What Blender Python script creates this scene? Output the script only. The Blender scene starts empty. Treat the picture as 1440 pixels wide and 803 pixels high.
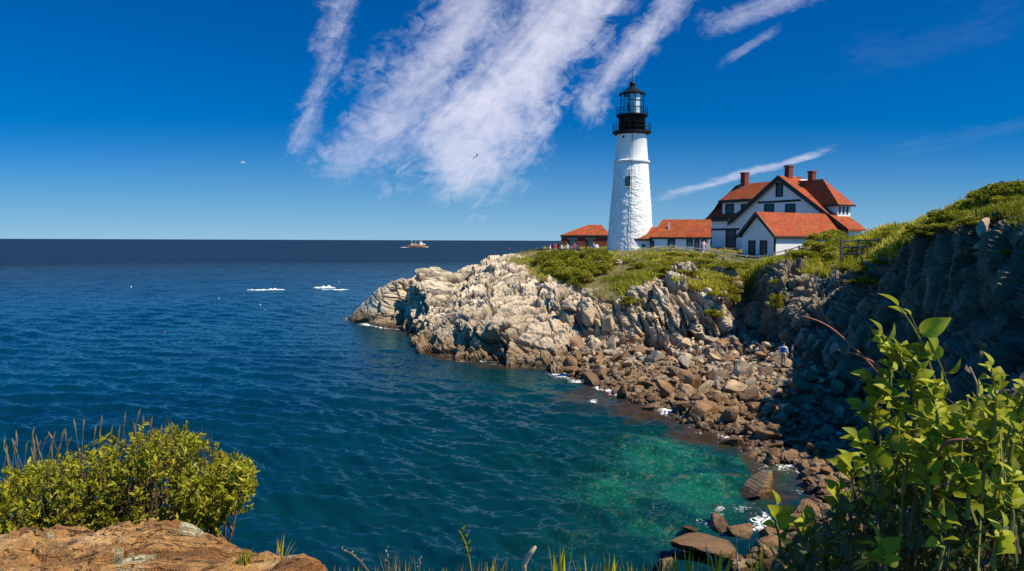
import bpy, bmesh, math, random
import numpy as np
from mathutils import Vector, Matrix, Euler
from mathutils.bvhtree import BVHTree

random.seed(11)
rng = np.random.default_rng(11)
scene = bpy.context.scene
COL = scene.collection

# ------------------------------------------------------------------ camera
CAM_H = 10.5
F = 1000.0                      # focal length in pixels of the 1440 px wide photograph
PITCH = math.radians(3.63)
ROLL = math.radians(-0.21)
cam_d = bpy.data.cameras.new('camera')
cam = bpy.data.objects.new('camera', cam_d)
COL.objects.link(cam)
cam_d.sensor_width = 36.0
cam_d.lens = 36.0 * F / 1440.0
cam_d.clip_start = 0.05
cam_d.clip_end = 80000.0
RM = (Matrix.Rotation(math.pi / 2 - PITCH, 3, 'X') @ Matrix.Rotation(-ROLL, 3, 'Z'))
cam.matrix_world = Matrix.Translation((0, 0, CAM_H)) @ RM.to_4x4()
scene.camera = cam
CP = Vector((0, 0, CAM_H))

# ------------------------------------------------------------------ light
SUN_AZ = math.radians(-26.0)    # angle of the sun's ground direction from +X
SUN_EL = math.radians(53.0)
sun_d = bpy.data.lights.new('sun', 'SUN')
sun_d.energy = 5.0
sun_d.angle = math.radians(0.53)
sun_d.color = (1.0, 0.89, 0.68)
sun = bpy.data.objects.new('sun', sun_d)
COL.objects.link(sun)
SUN_DIR = Vector((math.cos(SUN_AZ) * math.cos(SUN_EL), math.sin(SUN_AZ) * math.cos(SUN_EL), math.sin(SUN_EL)))
sun.rotation_euler = SUN_DIR.to_track_quat('Z', 'Y').to_euler()
sun.location = (40, -30, 60)

scene.view_settings.view_transform = 'Standard'
scene.view_settings.look = 'None'
scene.view_settings.exposure = 0.5
scene.view_settings.gamma = 1.0
scene.view_settings.use_curve_mapping = False
try:
    scene.cycles.max_bounces = 8
    scene.cycles.diffuse_bounces = 1
    scene.cycles.transparent_max_bounces = 12
except Exception:
    pass


class NB:
    """small helper that writes node graphs"""
    def __init__(self, tree):
        self.t = tree
        tree.nodes.clear()

    def n(self, kind, **props):
        nd = self.t.nodes.new(kind)
        for k, v in props.items():
            setattr(nd, k, v)
        return nd

    def put(self, sock, val):
        if val is None:
            return
        if isinstance(val, bpy.types.NodeSocket):
            self.t.links.new(val, sock)
        else:
            if sock.type == 'RGBA' and not isinstance(val, (int, float)) and len(val) == 3:
                val = (*val, 1.0)
            sock.default_value = val

    def m(self, op, a, b=None, c=None, clamp=False):
        nd = self.n('ShaderNodeMath', operation=op)
        nd.use_clamp = clamp
        self.put(nd.inputs[0], a)
        self.put(nd.inputs[1], b)
        if c is not None:
            self.put(nd.inputs[2], c)
        return nd.outputs[0]

    def vm(self, op, a, b=None, out=0):
        nd = self.n('ShaderNodeVectorMath', operation=op)
        self.put(nd.inputs[0], a)
        self.put(nd.inputs[1], b)
        return nd.outputs[out]

    def noise(self, vec, scale, detail=4, rough=0.55, dist=0.0, lac=2.0):
        nd = self.n('ShaderNodeTexNoise')
        self.put(nd.inputs['Vector'], vec)
        nd.inputs['Scale'].default_value = scale
        nd.inputs['Detail'].default_value = detail
        nd.inputs['Roughness'].default_value = rough
        nd.inputs['Distortion'].default_value = dist
        return nd.outputs[0]

    def vor(self, vec, scale, feature='F1', out='Distance'):
        nd = self.n('ShaderNodeTexVoronoi', feature=feature)
        self.put(nd.inputs['Vector'], vec)
        nd.inputs['Scale'].default_value = scale
        return nd.outputs[out]

    def mapr(self, v, a, b, c=0.0, d=1.0, smooth=False):
        nd = self.n('ShaderNodeMapRange')
        nd.interpolation_type = 'SMOOTHSTEP' if smooth else 'LINEAR'
        nd.clamp = True
        self.put(nd.inputs[0], v)
        for i, x in enumerate((a, b, c, d)):
            self.put(nd.inputs[i + 1], x)
        return nd.outputs[0]

    def mix(self, f, a, b, mode='MIX'):
        nd = self.n('ShaderNodeMix', data_type='RGBA', blend_type=mode)
        self.put(nd.inputs[0], f)
        self.put(nd.inputs[6], a)
        self.put(nd.inputs[7], b)
        return nd.outputs[2]

    def ramp(self, f, stops):
        nd = self.n('ShaderNodeValToRGB')
        el = nd.color_ramp.elements
        while len(el) < len(stops):
            el.new(0.5)
        for e, (p, c) in zip(el, stops):
            e.position = p
            e.color = (*c, 1.0) if len(c) == 3 else c
        self.put(nd.inputs[0], f)
        return nd.outputs[0]

    def scalev(self, vec, s):
        nd = self.n('ShaderNodeMapping')
        self.put(nd.inputs[0], vec)
        nd.inputs['Scale'].default_value = s
        return nd.outputs[0]

    def attr(self, name, out='Fac'):
        nd = self.n('ShaderNodeAttribute', attribute_name=name)
        return nd.outputs[out]

    def pos(self):
        return self.n('ShaderNodeNewGeometry').outputs['Position']

    def obj(self):
        return self.n('ShaderNodeTexCoord').outputs['Object']

    def sep(self, v):
        nd = self.n('ShaderNodeSeparateXYZ')
        self.put(nd.inputs[0], v)
        return nd.outputs

    def comb(self, x, y, z):
        nd = self.n('ShaderNodeCombineXYZ')
        for i, v in enumerate((x, y, z)):
            self.put(nd.inputs[i], v)
        return nd.outputs[0]

    def bump(self, h, strength, dist):
        nd = self.n('ShaderNodeBump')
        nd.inputs['Strength'].default_value = strength
        nd.inputs['Distance'].default_value = dist
        self.put(nd.inputs['Height'], h)
        return nd.outputs[0]

    def bsdf(self, color, rough=0.8, spec=0.3, normal=None, metallic=0.0, ior=None, trans=None):
        nd = self.n('ShaderNodeBsdfPrincipled')
        self.put(nd.inputs['Base Color'], color)
        self.put(nd.inputs['Roughness'], rough)
        nd.inputs['Specular IOR Level'].default_value = spec
        nd.inputs['Metallic'].default_value = metallic
        if ior:
            nd.inputs['IOR'].default_value = ior
        if trans is not None:
            nd.inputs['Transmission Weight'].default_value = trans
        if normal is not None:
            self.put(nd.inputs['Normal'], normal)
        return nd.outputs[0]

    def out(self, s):
        o = self.n('ShaderNodeOutputMaterial')
        self.t.links.new(s, o.inputs[0])


def new_mat(name):
    m = bpy.data.materials.new(name)
    m.use_nodes = True
    return m, NB(m.node_tree)


# ------------------------------------------------------------------ world: sky with thin clouds fixed to world directions
world = bpy.data.worlds.new('World')
scene.world = world
world.use_nodes = True
W = NB(world.node_tree)
sky = W.n('ShaderNodeTexSky', sky_type='NISHITA')
sky.sun_disc = False
sky.sun_elevation = SUN_EL
sky.sun_rotation = math.pi / 2 - SUN_AZ
sky.altitude = 0
sky.air_density = 1.0
sky.dust_density = 0.15
sky.ozone_density = 3.0
hs = W.n('ShaderNodeHueSaturation')
hs.inputs['Saturation'].default_value = 1.4
hs.inputs['Value'].default_value = 1.0
W.put(hs.inputs['Color'], W.mix(1.0, sky.outputs[0], (0.24, 0.56, 1.02), 'MULTIPLY'))
gen = W.n('ShaderNodeTexCoord').outputs['Generated']
dx, dy, dz = W.sep(gen)
# extra sky gain overhead and behind the view, added as fill for shaded sides
gain = W.m('MAXIMUM', W.mapr(dz, 0.36, 0.62, 0, 1, True), W.mapr(dy, 0.30, -0.10, 0, 1, True))
bright = W.n('ShaderNodeVectorMath', operation='SCALE')
W.put(bright.inputs[0], W.mix(gain, hs.outputs[0], W.mix(1.0, hs.outputs[0], (1.3, 1.15, 0.95), 'MULTIPLY')))
W.put(bright.inputs['Scale'], W.m('ADD', 1.06, W.m('MULTIPLY', gain, 1.15)))
sky_col = bright.outputs[0]
dyc = W.m('MAXIMUM', dy, 0.05)
ca = W.m('DIVIDE', dx, dyc)          # tangent of the azimuth
ce = W.m('DIVIDE', dz, dyc)          # tangent of the elevation
front = W.mapr(dy, 0.1, 0.4)


def pa(px):
    return (px - 720) / F


def pe(px, py):
    return (338 + 0.0037 * (px - 720) - py) / F


def band(p0, p1, w0, w1, soft, seed, sc_along, sc_across, thr, amt, detail=6, skew=0.0, dist=0.6):
    """one streak of cloud between two directions; returns its density"""
    a0, e0, a1, e1 = pa(p0[0]), pe(*p0), pa(p1[0]), pe(*p1)
    L = math.hypot(a1 - a0, e1 - e0)
    ux, uy = (a1 - a0) / L, (e1 - e0) / L
    ra, re = W.m('SUBTRACT', ca, a0), W.m('SUBTRACT', ce, e0)
    t = W.m('ADD', W.m('MULTIPLY', ra, ux), W.m('MULTIPLY', re, uy))
    s = W.m('SUBTRACT', W.m('MULTIPLY', re, ux), W.m('MULTIPLY', ra, uy))
    tn = W.m('DIVIDE', t, L)
    wid = W.mapr(tn, 0.0, 1.0, w0 / F, w1 / F)
    # large soft warp of the outline
    big = W.noise(W.comb(ca, ce, seed), 9.0, 3, 0.6)
    s2 = W.m('ADD', s, W.m('MULTIPLY', W.m('SUBTRACT', big, 0.5), 1.1 * (w0 + w1) / 2 / F))
    d = W.m('DIVIDE', W.m('ABSOLUTE', s2), wid)
    body = W.m('SUBTRACT', 1.0, W.m('POWER', d, 1.6), clamp=True)
    ends = W.m('MULTIPLY', W.mapr(tn, -soft, soft, 0, 1, True), W.mapr(tn, 1 - soft, 1 + soft, 1, 0, True))
    cover = W.m('MULTIPLY', body, ends)
    vec = W.comb(W.m('MULTIPLY', W.m('ADD', t, W.m('MULTIPLY', s, skew)), sc_along), W.m('MULTIPLY', s, sc_across), seed * 1.7)
    fb = W.noise(vec, 1.0, detail, 0.66, dist)
    fine = W.noise(W.comb(W.m('MULTIPLY', t, sc_along * 5.0), W.m('MULTIPLY', W.m('ADD', s, W.m('MULTIPLY', t, 0.5)), sc_across * 2.2), seed), 1.0, 4, 0.7, 0.8)
    tex = W.m('ADD', W.m('MULTIPLY', fb, 0.72), W.m('MULTIPLY', fine, 0.28))
    holes = W.mapr(W.noise(W.comb(W.m('MULTIPLY', ca, 26.0), W.m('MULTIPLY', ce, 34.0), seed + 3.0), 1.0, 5, 0.62, 1.2), 0.50, 0.66, 0, 0.34)
    cover = W.m('SUBTRACT', cover, W.m('MULTIPLY', holes, W.mapr(cover, 0.95, 0.5)), clamp=True)
    v = W.m('ADD', W.m('MULTIPLY', cover, 0.66), W.m('MULTIPLY', W.m('SUBTRACT', tex, 0.5), 1.75))
    return W.m('MULTIPLY', W.m('MULTIPLY', W.mapr(v, thr - 0.12, thr + 0.82, 0, 1, True), amt), W.mapr(cover, 0.0, 0.15))


bands = [
    band((610, 240), (860, -60), 128, 84, 0.12, 1.3, 6, 15, 0.09, 0.92),
    band((505, 236), (690, -10), 100, 84, 0.16, 4.1, 10, 15, 0.22, 0.8, skew=0.7),
    band((425, 240), (492, -40), 42, 40, 0.2, 7.7, 22, 24, 0.37, 0.65, skew=0.6),
    band((450, 250), (640, 110), 50, 62, 0.25, 12.4, 14, 18, 0.27, 0.6, skew=0.7),
    band((815, 165), (965, -15), 36, 30, 0.16, 2.6, 10, 24, 0.20, 0.85),
    band((985, 45), (1180, -20), 26, 24, 0.25, 5.5, 10, 30, 0.24, 0.6),
    band((930, 278), (1160, 212), 10, 7, 0.16, 3.9, 10, 70, 0.20, 0.75),
    band((1010, 95), (1090, 45), 12, 10, 0.25, 6.6, 14, 50, 0.26, 0.35),
    band((1220, 222), (1480, 165), 18, 22, 0.25, 8.4, 8, 60, 0.34, 0.05),
    band((1130, 110), (1480, 10), 70, 80, 0.3, 10.3, 6, 40, 0.46, 0.04),
]
tot = bands[0]
for b in bands[1:]:
    tot = W.m('MAXIMUM', tot, b)
tot = W.m('MULTIPLY', tot, front)
cloud_col = (10.2, 10.3, 12.2)
# thin pale air low over the sea
low = W.m('POWER', W.m('SUBTRACT', 1.0, W.mapr(ce, -0.02, 0.175), clamp=True), 1.9)
air = W.mix(W.m('MULTIPLY', low, 0.85), sky_col, (5.3, 8.1, 11.2))
final = W.mix(tot, air, cloud_col)
bg = W.n('ShaderNodeBackground')
W.put(bg.inputs[0], final)
bg.inputs[1].default_value = 0.055
wo = W.n('ShaderNodeOutputWorld')
W.t.links.new(bg.outputs[0], wo.inputs[0])


# ------------------------------------------------------------------ projection helpers: a direction seen in the photo -> a point in the world
def ray(px, py):
    return (RM @ Vector(((px - 720) / F, -(py - 401.5) / F, -1.0)))


def at(px, py, Y):
    d = ray(px, py)
    return CP + d * (Y / d.y)


def atz(px, py, z=0.0):
    d = ray(px, py)
    return CP + d * ((z - CAM_H) / d.z)


def on_plane(px, py, p0, nrm):
    d = ray(px, py)
    return CP + d * ((p0 - CP).dot(nrm) / d.dot(nrm))


# ------------------------------------------------------------------ object helpers
def link(name, mesh, parent=None, loc=None):
    o = bpy.data.objects.new(name, mesh)
    COL.objects.link(o)
    if parent is not None:
        o.parent = parent
    if loc is not None:
        o.location = loc
    return o


def tag(o, label=None, cat=None, group=None, kind=None):
    if label:
        o['label'] = label
    if cat:
        o['category'] = cat
    if group:
        o['group'] = group
    if kind:
        o['kind'] = kind
    return o


def thing(name, label, cat, loc=(0, 0, 0), rz=0.0, group=None):
    o = bpy.data.objects.new(name, None)
    o.empty_display_size = 0.3
    COL.objects.link(o)
    o.location = loc
    o.rotation_euler = (0, 0, rz)
    return tag(o, label, cat, group)


def copy_tree(o, parent=None):
    c = o.copy()
    COL.objects.link(c)
    if parent is not None:
        c.parent = parent
    for ch in list(o.children):
        copy_tree(ch, c)
    return c


def np_mesh(name, V, Fc, mats, smooth=False, attrs=None, mat_idx=None):
    me = bpy.data.meshes.new(name)
    V = np.ascontiguousarray(V, dtype=np.float32)
    Fc = np.ascontiguousarray(Fc, dtype=np.int32)
    n, k = Fc.shape
    me.vertices.add(len(V))
    me.vertices.foreach_set('co', V.ravel())
    me.loops.add(n * k)
    me.loops.foreach_set('vertex_index', Fc.ravel())
    me.polygons.add(n)
    me.polygons.foreach_set('loop_start', np.arange(0, n * k, k, dtype=np.int32))
    me.polygons.foreach_set('loop_total', np.full(n, k, dtype=np.int32))
    me.polygons.foreach_set('use_smooth', np.full(n, smooth, dtype=bool))
    for m in (mats if isinstance(mats, (list, tuple)) else [mats]):
        me.materials.append(m)
    if mat_idx is not None:
        me.polygons.foreach_set('material_index', np.ascontiguousarray(mat_idx, dtype=np.int32))
    for an, av in (attrs or {}).items():
        a = me.attributes.new(an, 'FLOAT', 'POINT')
        a.data.foreach_set('value', np.ascontiguousarray(av, dtype=np.float32))
    me.update(calc_edges=True)
    return me


class MB:
    """collects boxes, bars, tubes, prisms into one mesh"""
    def __init__(self):
        self.v, self.f, self.m = [], [], []

    def add(self, vs, fs, mi=0):
        o = len(self.v)
        self.v += [tuple(p) for p in vs]
        self.f += [tuple(o + i for i in f) for f in fs]
        self.m += [mi] * len(fs)
        return self

    def box(self, x0, x1, y0, y1, z0, z1, mi=0):
        v = [(x, y, z) for z in (z0, z1) for y in (y0, y1) for x in (x0, x1)]
        return self.add(v, [(0, 2, 3, 1), (4, 5, 7, 6), (0, 1, 5, 4), (2, 6, 7, 3), (0, 4, 6, 2), (1, 3, 7, 5)], mi)

    def prism(self, poly, off, mi=0):
        """polygon of 3D points extruded by a vector"""
        n = len(poly)
        off = Vector(off)
        a = [Vector(p) for p in poly]
        b = [p + off for p in a]
        fs = [tuple(range(n)), tuple(range(2 * n - 1, n - 1, -1))]
        fs += [(i, i + n, (i + 1) % n + n, (i + 1) % n) for i in range(n)]
        return self.add(a + b, fs, mi)

    def tube(self, pts, r, sides=6, mi=0, cap=True):
        pts = [Vector(p) for p in pts]
        rs = r if isinstance(r, (list, tuple)) else [r] * len(pts)
        vs, fs = [], []
        up = Vector((0.13, 0.21, 0.97))
        for i, p in enumerate(pts):
            t = (pts[min(i + 1, len(pts) - 1)] - pts[max(i - 1, 0)]).normalized()
            a = t.cross(up)
            if a.length < 1e-3:
                a = t.cross(Vector((1, 0, 0)))
            a.normalize()
            b = t.cross(a)
            for k in range(sides):
                an = 2 * math.pi * k / sides
                vs.append(p + (a * math.cos(an) + b * math.sin(an)) * rs[i])
        for i in range(len(pts) - 1):
            for k in range(sides):
                k2 = (k + 1) % sides
                fs.append((i * sides + k, i * sides + k2, (i + 1) * sides + k2, (i + 1) * sides + k))
        if cap:
            fs.append(tuple(range(sides - 1, -1, -1)))
            fs.append(tuple((len(pts) - 1) * sides + k for k in range(sides)))
        return self.add(vs, fs, mi)

    def lathe(self, prof, sides=48, mi=0, cx=0, cy=0):
        vs, fs = [], []
        for r, z in prof:
            for k in range(sides):
                an = 2 * math.pi * k / sides
                vs.append((cx + r * math.cos(an), cy + r * math.sin(an), z))
        for i in range(len(prof) - 1):
            for k in range(sides):
                k2 = (k + 1) % sides
                fs.append((i * sides + k, i * sides + k2, (i + 1) * sides + k2, (i + 1) * sides + k))
        fs.append(tuple(range(sides - 1, -1, -1)))
        fs.append(tuple((len(prof) - 1) * sides + k for k in range(sides)))
        return self.add(vs, fs, mi)

    def build(self, name, mat, parent=None, smooth=False, loc=None, xf=None):
        me = bpy.data.meshes.new(name)
        vs = self.v if xf is None else [tuple(xf(Vector(p))) for p in self.v]
        me.from_pydata(vs, [], self.f)
        for m in (mat if isinstance(mat, (list, tuple)) else [mat]):
            me.materials.append(m)
        me.polygons.foreach_set('material_index', self.m)
        if smooth:
            me.polygons.foreach_set('use_smooth', [True] * len(me.polygons))
        bm = bmesh.new()
        bm.from_mesh(me)
        bmesh.ops.recalc_face_normals(bm, faces=bm.faces)
        bm.to_mesh(me)
        bm.free()
        me.update()
        return link(name, me, parent, loc)


# ------------------------------------------------------------------ value noise and block noise in numpy
def hash3(i, j, k, seed):
    h = (i.astype(np.int64) * 374761393 + j.astype(np.int64) * 668265263 + k.astype(np.int64) * 2147483647 * 3 + seed * 1274126177) & 0xffffffff
    h = ((h ^ (h >> 13)) * 1274126177) & 0xffffffff
    h = ((h ^ (h >> 16)) * 2246822519) & 0xffffffff
    h = h ^ (h >> 15)
    return (h & 0xffffff) / float(0xffffff)


def vnoise(P, scale, seed=0):
    Q = P * scale
    I = np.floor(Q).astype(np.int64)
    f = Q - I
    f = f * f * (3 - 2 * f)
    r = 0
    for a in (0, 1):
        for b in (0, 1):
            for c in (0, 1):
                w = (f[:, 0] if a else 1 - f[:, 0]) * (f[:, 1] if b else 1 - f[:, 1]) * (f[:, 2] if c else 1 - f[:, 2])
                r = r + w * hash3(I[:, 0] + a, I[:, 1] + b, I[:, 2] + c, seed)
    return r


def fbm(P, scale, octv=4, seed=0, gain=0.5):
    r, a, tot_ = 0, 1.0, 0
    for o in range(octv):
        r = r + a * (vnoise(P, scale * 2 ** o, seed + o) - 0.5)
        tot_ += a
        a *= gain
    return r / tot_ * 2


def blocks(P, frame, size, seed):
    """anisotropic block cells: returns three random numbers per cell, the offset inside the cell and the distance to its edge"""
    Q = (P @ np.array(frame).T) / np.array(size)
    I = np.floor(Q).astype(np.int64)
    n = len(Q)
    F1 = np.full(n, 9.0)
    F2 = np.full(n, 9.0)
    best = np.zeros((n, 3), dtype=np.int64)
    off = np.zeros((n, 3))
    for a in (-1, 0, 1):
        for b in (-1, 0, 1):
            for c in (-1, 0, 1):
                C = I + np.array([a, b, c])
                J = np.stack([hash3(C[:, 0], C[:, 1], C[:, 2], seed + q) for q in (1, 2, 3)], 1) * 0.9 + 0.05
                D = Q - (C + J)
                ab = np.abs(D)
                d = 0.65 * ab.max(1) + 0.35 * np.sqrt((D * D).sum(1))
                m = d < F1
                F2 = np.where(m, F1, np.minimum(F2, d))
                F1 = np.where(m, d, F1)
                best[m] = C[m]
                off[m] = D[m]
    R = np.stack([hash3(best[:, 0], best[:, 1], best[:, 2], seed + 11 + q) for q in (0, 1, 2, 3)], 1)
    return R, off, F2 - F1


def rot_frame(normal, along):
    n = Vector(normal).normalized()
    a = Vector(along)
    a = (a - n * a.dot(n)).normalized()
    b = n.cross(a)
    return [list(a), list(b), list(n)]
# ------------------------------------------------------------------ materials
def mat_rock():
    m, N = new_mat('layered_rock')
    p = N.pos()
    z = N.sep(p)[2]
    n1 = N.noise(p, 0.22, 5, 0.6)
    n2 = N.noise(p, 1.6, 6, 0.65)
    n3 = N.noise(p, 7.0, 4, 0.6)
    base = N.ramp(n1, [(0.30, (0.38, 0.31, 0.23)), (0.45, (0.58, 0.48, 0.345)), (0.58, (0.68, 0.57, 0.43)), (0.75, (0.46, 0.40, 0.31))])
    base = N.mix(N.mapr(n2, 0.45, 0.7), base, (0.72, 0.62, 0.48))
    base = N.mix(N.mapr(n2, 0.40, 0.26, 0, 0.6), base, (0.16, 0.14, 0.12))
    rnd = N.attr('cellrnd')
    base = N.mix(0.75, base, N.ramp(rnd, [(0.0, (0.62, 0.57, 0.52)), (0.5, (0.95, 0.92, 0.87)), (1.0, (1.0, 0.98, 0.94))]), 'MULTIPLY')
    # rust and lichen stains
    st = N.noise(p, 0.55, 5, 0.65)
    base = N.mix(N.m('MULTIPLY', N.mapr(st, 0.57, 0.68), N.attr('rust')), base, (0.45, 0.24, 0.075))
    def dot(v):
        return N.vm('DOT_PRODUCT', p, v, 1)
    # thin bedding cracks
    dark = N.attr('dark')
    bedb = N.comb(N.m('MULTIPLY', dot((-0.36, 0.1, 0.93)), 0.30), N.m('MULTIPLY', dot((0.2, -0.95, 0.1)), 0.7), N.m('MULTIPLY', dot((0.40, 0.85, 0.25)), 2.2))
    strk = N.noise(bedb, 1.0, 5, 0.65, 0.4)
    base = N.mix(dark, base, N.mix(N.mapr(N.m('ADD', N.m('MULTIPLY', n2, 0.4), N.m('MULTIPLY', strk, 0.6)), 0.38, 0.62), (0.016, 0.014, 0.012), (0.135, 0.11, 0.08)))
    bed = N.comb(N.m('MULTIPLY', dot((0.93, 0.1, -0.36)), 0.35), N.m('MULTIPLY', dot((0.1, 0.9, 0.4)), 0.7), N.m('MULTIPLY', dot((0.36, -0.40, 0.84)), 4.2))
    lay = N.noise(bed, 1.0, 4, 0.6)
    base = N.mix(N.m('MULTIPLY', N.mapr(lay, 0.43, 0.35), 0.62), base, (0.13, 0.095, 0.065))
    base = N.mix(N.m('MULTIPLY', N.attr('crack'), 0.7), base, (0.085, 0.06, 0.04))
    big = N.noise(p, 0.10, 4, 0.6)
    base = N.mix(N.mapr(big, 0.46, 0.62, 0, 0.38), base, (0.27, 0.195, 0.13))
    # tide band: brown weed, then dark wet rock by the water
    zz = N.m('ADD', z, N.m('MULTIPLY', N.m('SUBTRACT', n2, 0.5), 1.6))
    base = N.mix(N.mapr(zz, 2.0, 0.9, 0, 0.75, True), base, N.mix(n3, (0.12, 0.065, 0.028), (0.22, 0.135, 0.06)))
    base = N.mix(N.mapr(zz, 0.55, 0.15, 0, 0.9, True), base, (0.05, 0.03, 0.013))
    g = N.attr('grassy')
    soil = N.mix(n3, (0.10, 0.085, 0.03), (0.16, 0.15, 0.045))
    soil = N.mix(N.mapr(n2, 0.5, 0.66), soil, (0.30, 0.20, 0.09))
    base = N.mix(g, base, soil)
    rough = N.mapr(zz, 0.3, 1.0, 0.45, 0.92)
    nb = N.bump(N.m('ADD', N.m('MULTIPLY', n2, 1.0), N.m('MULTIPLY', n3, 0.5)), 0.9, 0.25)
    nb2 = N.n('ShaderNodeBump')
    nb2.inputs['Strength'].default_value = 0.6
    nb2.inputs['Distance'].default_value = 0.10
    N.put(nb2.inputs['Height'], N.noise(N.scalev(p, (1.5, 1.5, 9.0)), 2.0, 4, 0.6))
    N.put(nb2.inputs['Normal'], nb)
    N.out(N.bsdf(base, rough, 0.25, nb2.outputs[0]))
    return m


def mat_boulder(name, tint, wet=0.0):
    m, N = new_mat(name)
    p = N.obj()
    oi = N.n('ShaderNodeObjectInfo')
    n2 = N.noise(N.vm('ADD', p, oi.outputs['Location']), 2.2, 6, 0.65)
    n3 = N.noise(p, 14.0, 4, 0.6)
    lay = N.noise(N.scalev(p, (0.7, 0.7, 7.0)), 1.5, 4, 0.55)
    c = N.mix(N.mapr(n2, 0.3, 0.7), tuple(x * 0.62 for x in tint), tuple(min(1, x * 1.25) for x in tint))
    c = N.mix(N.mapr(lay, 0.45, 0.33, 0, 0.7), c, tuple(x * 0.32 for x in tint))
    wz = N.sep(N.pos())[2]
    zz = N.m('ADD', wz, N.m('MULTIPLY', N.m('SUBTRACT', n2, 0.5), 1.2))
    c = N.mix(N.mapr(zz, 1.5, 0.6, 0, 0.7, True), c, N.mix(n3, (0.10, 0.05, 0.02), (0.20, 0.11, 0.045)))
    c = N.mix(N.mapr(zz, 0.5, 0.12, 0, 0.85, True), c, (0.045, 0.025, 0.012))
    rough = N.mapr(zz, 0.2, 0.9, 0.4, 0.9)
    nb = N.bump(N.m('ADD', lay, N.m('MULTIPLY', n3, 0.4)), 0.75, 0.12)
    N.out(N.bsdf(c, rough, 0.3, nb))
    return m


def mat_leaf(name, c0, c1, c2, rough=0.5, trans=0.35, spec=0.4):
    """leaf: each leaf its own tint between three greens, light passes through it"""
    m, N = new_mat(name)
    r = N.attr('rnd')
    c = N.ramp(r, [(0.0, c0), (0.5, c1), (1.0, c2)])
    p = N.pos()
    n = N.noise(p, 60.0, 3, 0.6)
    c = N.mix(N.mapr(n, 0.35, 0.65, 0, 0.35), c, tuple(x * 0.6 for x in c0))
    b = N.bsdf(c, rough, spec)
    t = N.n('ShaderNodeBsdfTranslucent')
    N.put(t.inputs[0], N.mix(0.35, c, (0.5, 0.55, 0.05), 'MIX'))
    mx = N.n('ShaderNodeMixShader')
    mx.inputs[0].default_value = trans
    N.t.links.new(b, mx.inputs[1])
    N.t.links.new(t.outputs[0], mx.inputs[2])
    N.out(mx.outputs[0])
    return m


def mat_plain(name, color, rough=0.7, spec=0.3, var=0.25, scale=6.0, metallic=0.0, bump=0.0, stretch=(1, 1, 1)):
    m, N = new_mat(name)
    p = N.scalev(N.obj(), stretch)
    n = N.noise(p, scale, 5, 0.6)
    c = N.mix(N.mapr(n, 0.3, 0.7), tuple(x * (1 - var) for x in color), tuple(min(1, x * (1 + var * 0.6)) for x in color))
    nb = N.bump(n, 0.5, bump) if bump else None
    N.out(N.bsdf(c, rough, spec, nb, metallic))
    return m


def mat_tower():
    m, N = new_mat('whitewashed_rubble')
    p = N.obj()
    v = N.vor(N.scalev(p, (1, 1, 1.6)), 1.9)
    n = N.noise(p, 2.5, 6, 0.65)
    c = N.mix(N.mapr(n, 0.35, 0.62), (0.66, 0.65, 0.63), (0.86, 0.85, 0.83))
    st = N.noise(N.scalev(p, (2.0, 2.0, 0.12)), 1.2, 4, 0.6)
    c = N.mix(N.mapr(st, 0.56, 0.72, 0, 0.35), c, (0.45, 0.43, 0.38))
    h = N.m('ADD', N.m('MULTIPLY', N.m('SUBTRACT', 1.0, v), 0.8), N.m('MULTIPLY', n, 0.9))
    N.out(N.bsdf(c, 0.75, 0.25, N.bump(h, 0.5, 0.10)))
    return m


def mat_clapboard(name, col, pitch=7.0):
    m, N = new_mat(name)
    p = N.pos()
    z = N.sep(p)[2]
    w = N.m('FRACT', N.m('MULTIPLY', z, pitch))
    n = N.noise(p, 1.1, 5, 0.6)
    c = N.mix(N.mapr(n, 0.3, 0.7), tuple(x * 0.9 for x in col), col)
    c = N.mix(N.mapr(w, 0.0, 0.14, 0.35, 0.0), c, tuple(x * 0.45 for x in col))
    N.out(N.bsdf(c, 0.55, 0.3, N.bump(w, 0.5, 0.03)))
    return m


def mat_shingle(name, c0, c1):
    m, N = new_mat(name)
    p = N.obj()
    z = N.sep(N.pos())[2]
    n = N.noise(p, 0.8, 6, 0.7)
    n2 = N.vor(N.scalev(N.pos(), (2.5, 2.5, 6.0)), 1.0, 'F1', 'Color')
    row = N.m('FRACT', N.m('MULTIPLY', z, 5.0))
    c = N.mix(N.mapr(n, 0.3, 0.7), c0, c1)
    c = N.mix(0.35, c, n2, 'SOFT_LIGHT')
    c = N.mix(N.mapr(row, 0.0, 0.22, 0.5, 0.0), c, tuple(x * 0.35 for x in c0))
    N.out(N.bsdf(c, 0.85, 0.15, N.bump(row, 0.5, 0.04)))
    return m


def mat_brick(name='red_brick', c=(0.19, 0.040, 0.024)):
    m, N = new_mat(name)
    br = N.n('ShaderNodeTexBrick')
    p = N.pos()
    x, y, z = N.sep(p)
    N.put(br.inputs['Vector'], N.comb(N.m('ADD', x, N.m('MULTIPLY', y, 0.6)), z, 0.0))
    br.inputs['Color1'].default_value = (*c, 1)
    br.inputs['Color2'].default_value = (c[0] * 1.35, c[1] * 1.5, c[2] * 1.4, 1)
    br.inputs['Mortar'].default_value = (0.12, 0.085, 0.07, 1)
    br.inputs['Scale'].default_value = 1.6
    br.inputs['Mortar Size'].default_value = 0.012
    n = N.noise(p, 1.3, 4)
    col = N.mix(N.mapr(n, 0.35, 0.65, 0, 0.4), br.outputs[0], tuple(q * 0.6 for q in c))
    N.out(N.bsdf(col, 0.85, 0.2, N.bump(br.outputs[1], -0.4, 0.02)))
    return m


def mat_glass(name, col=(0.05, 0.085, 0.09)):
    m, N = new_mat(name)
    n = N.noise(N.obj(), 1.5, 2)
    N.out(N.bsdf(col, 0.12, 0.25, N.bump(n, 0.08, 0.02)))
    return m


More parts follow.
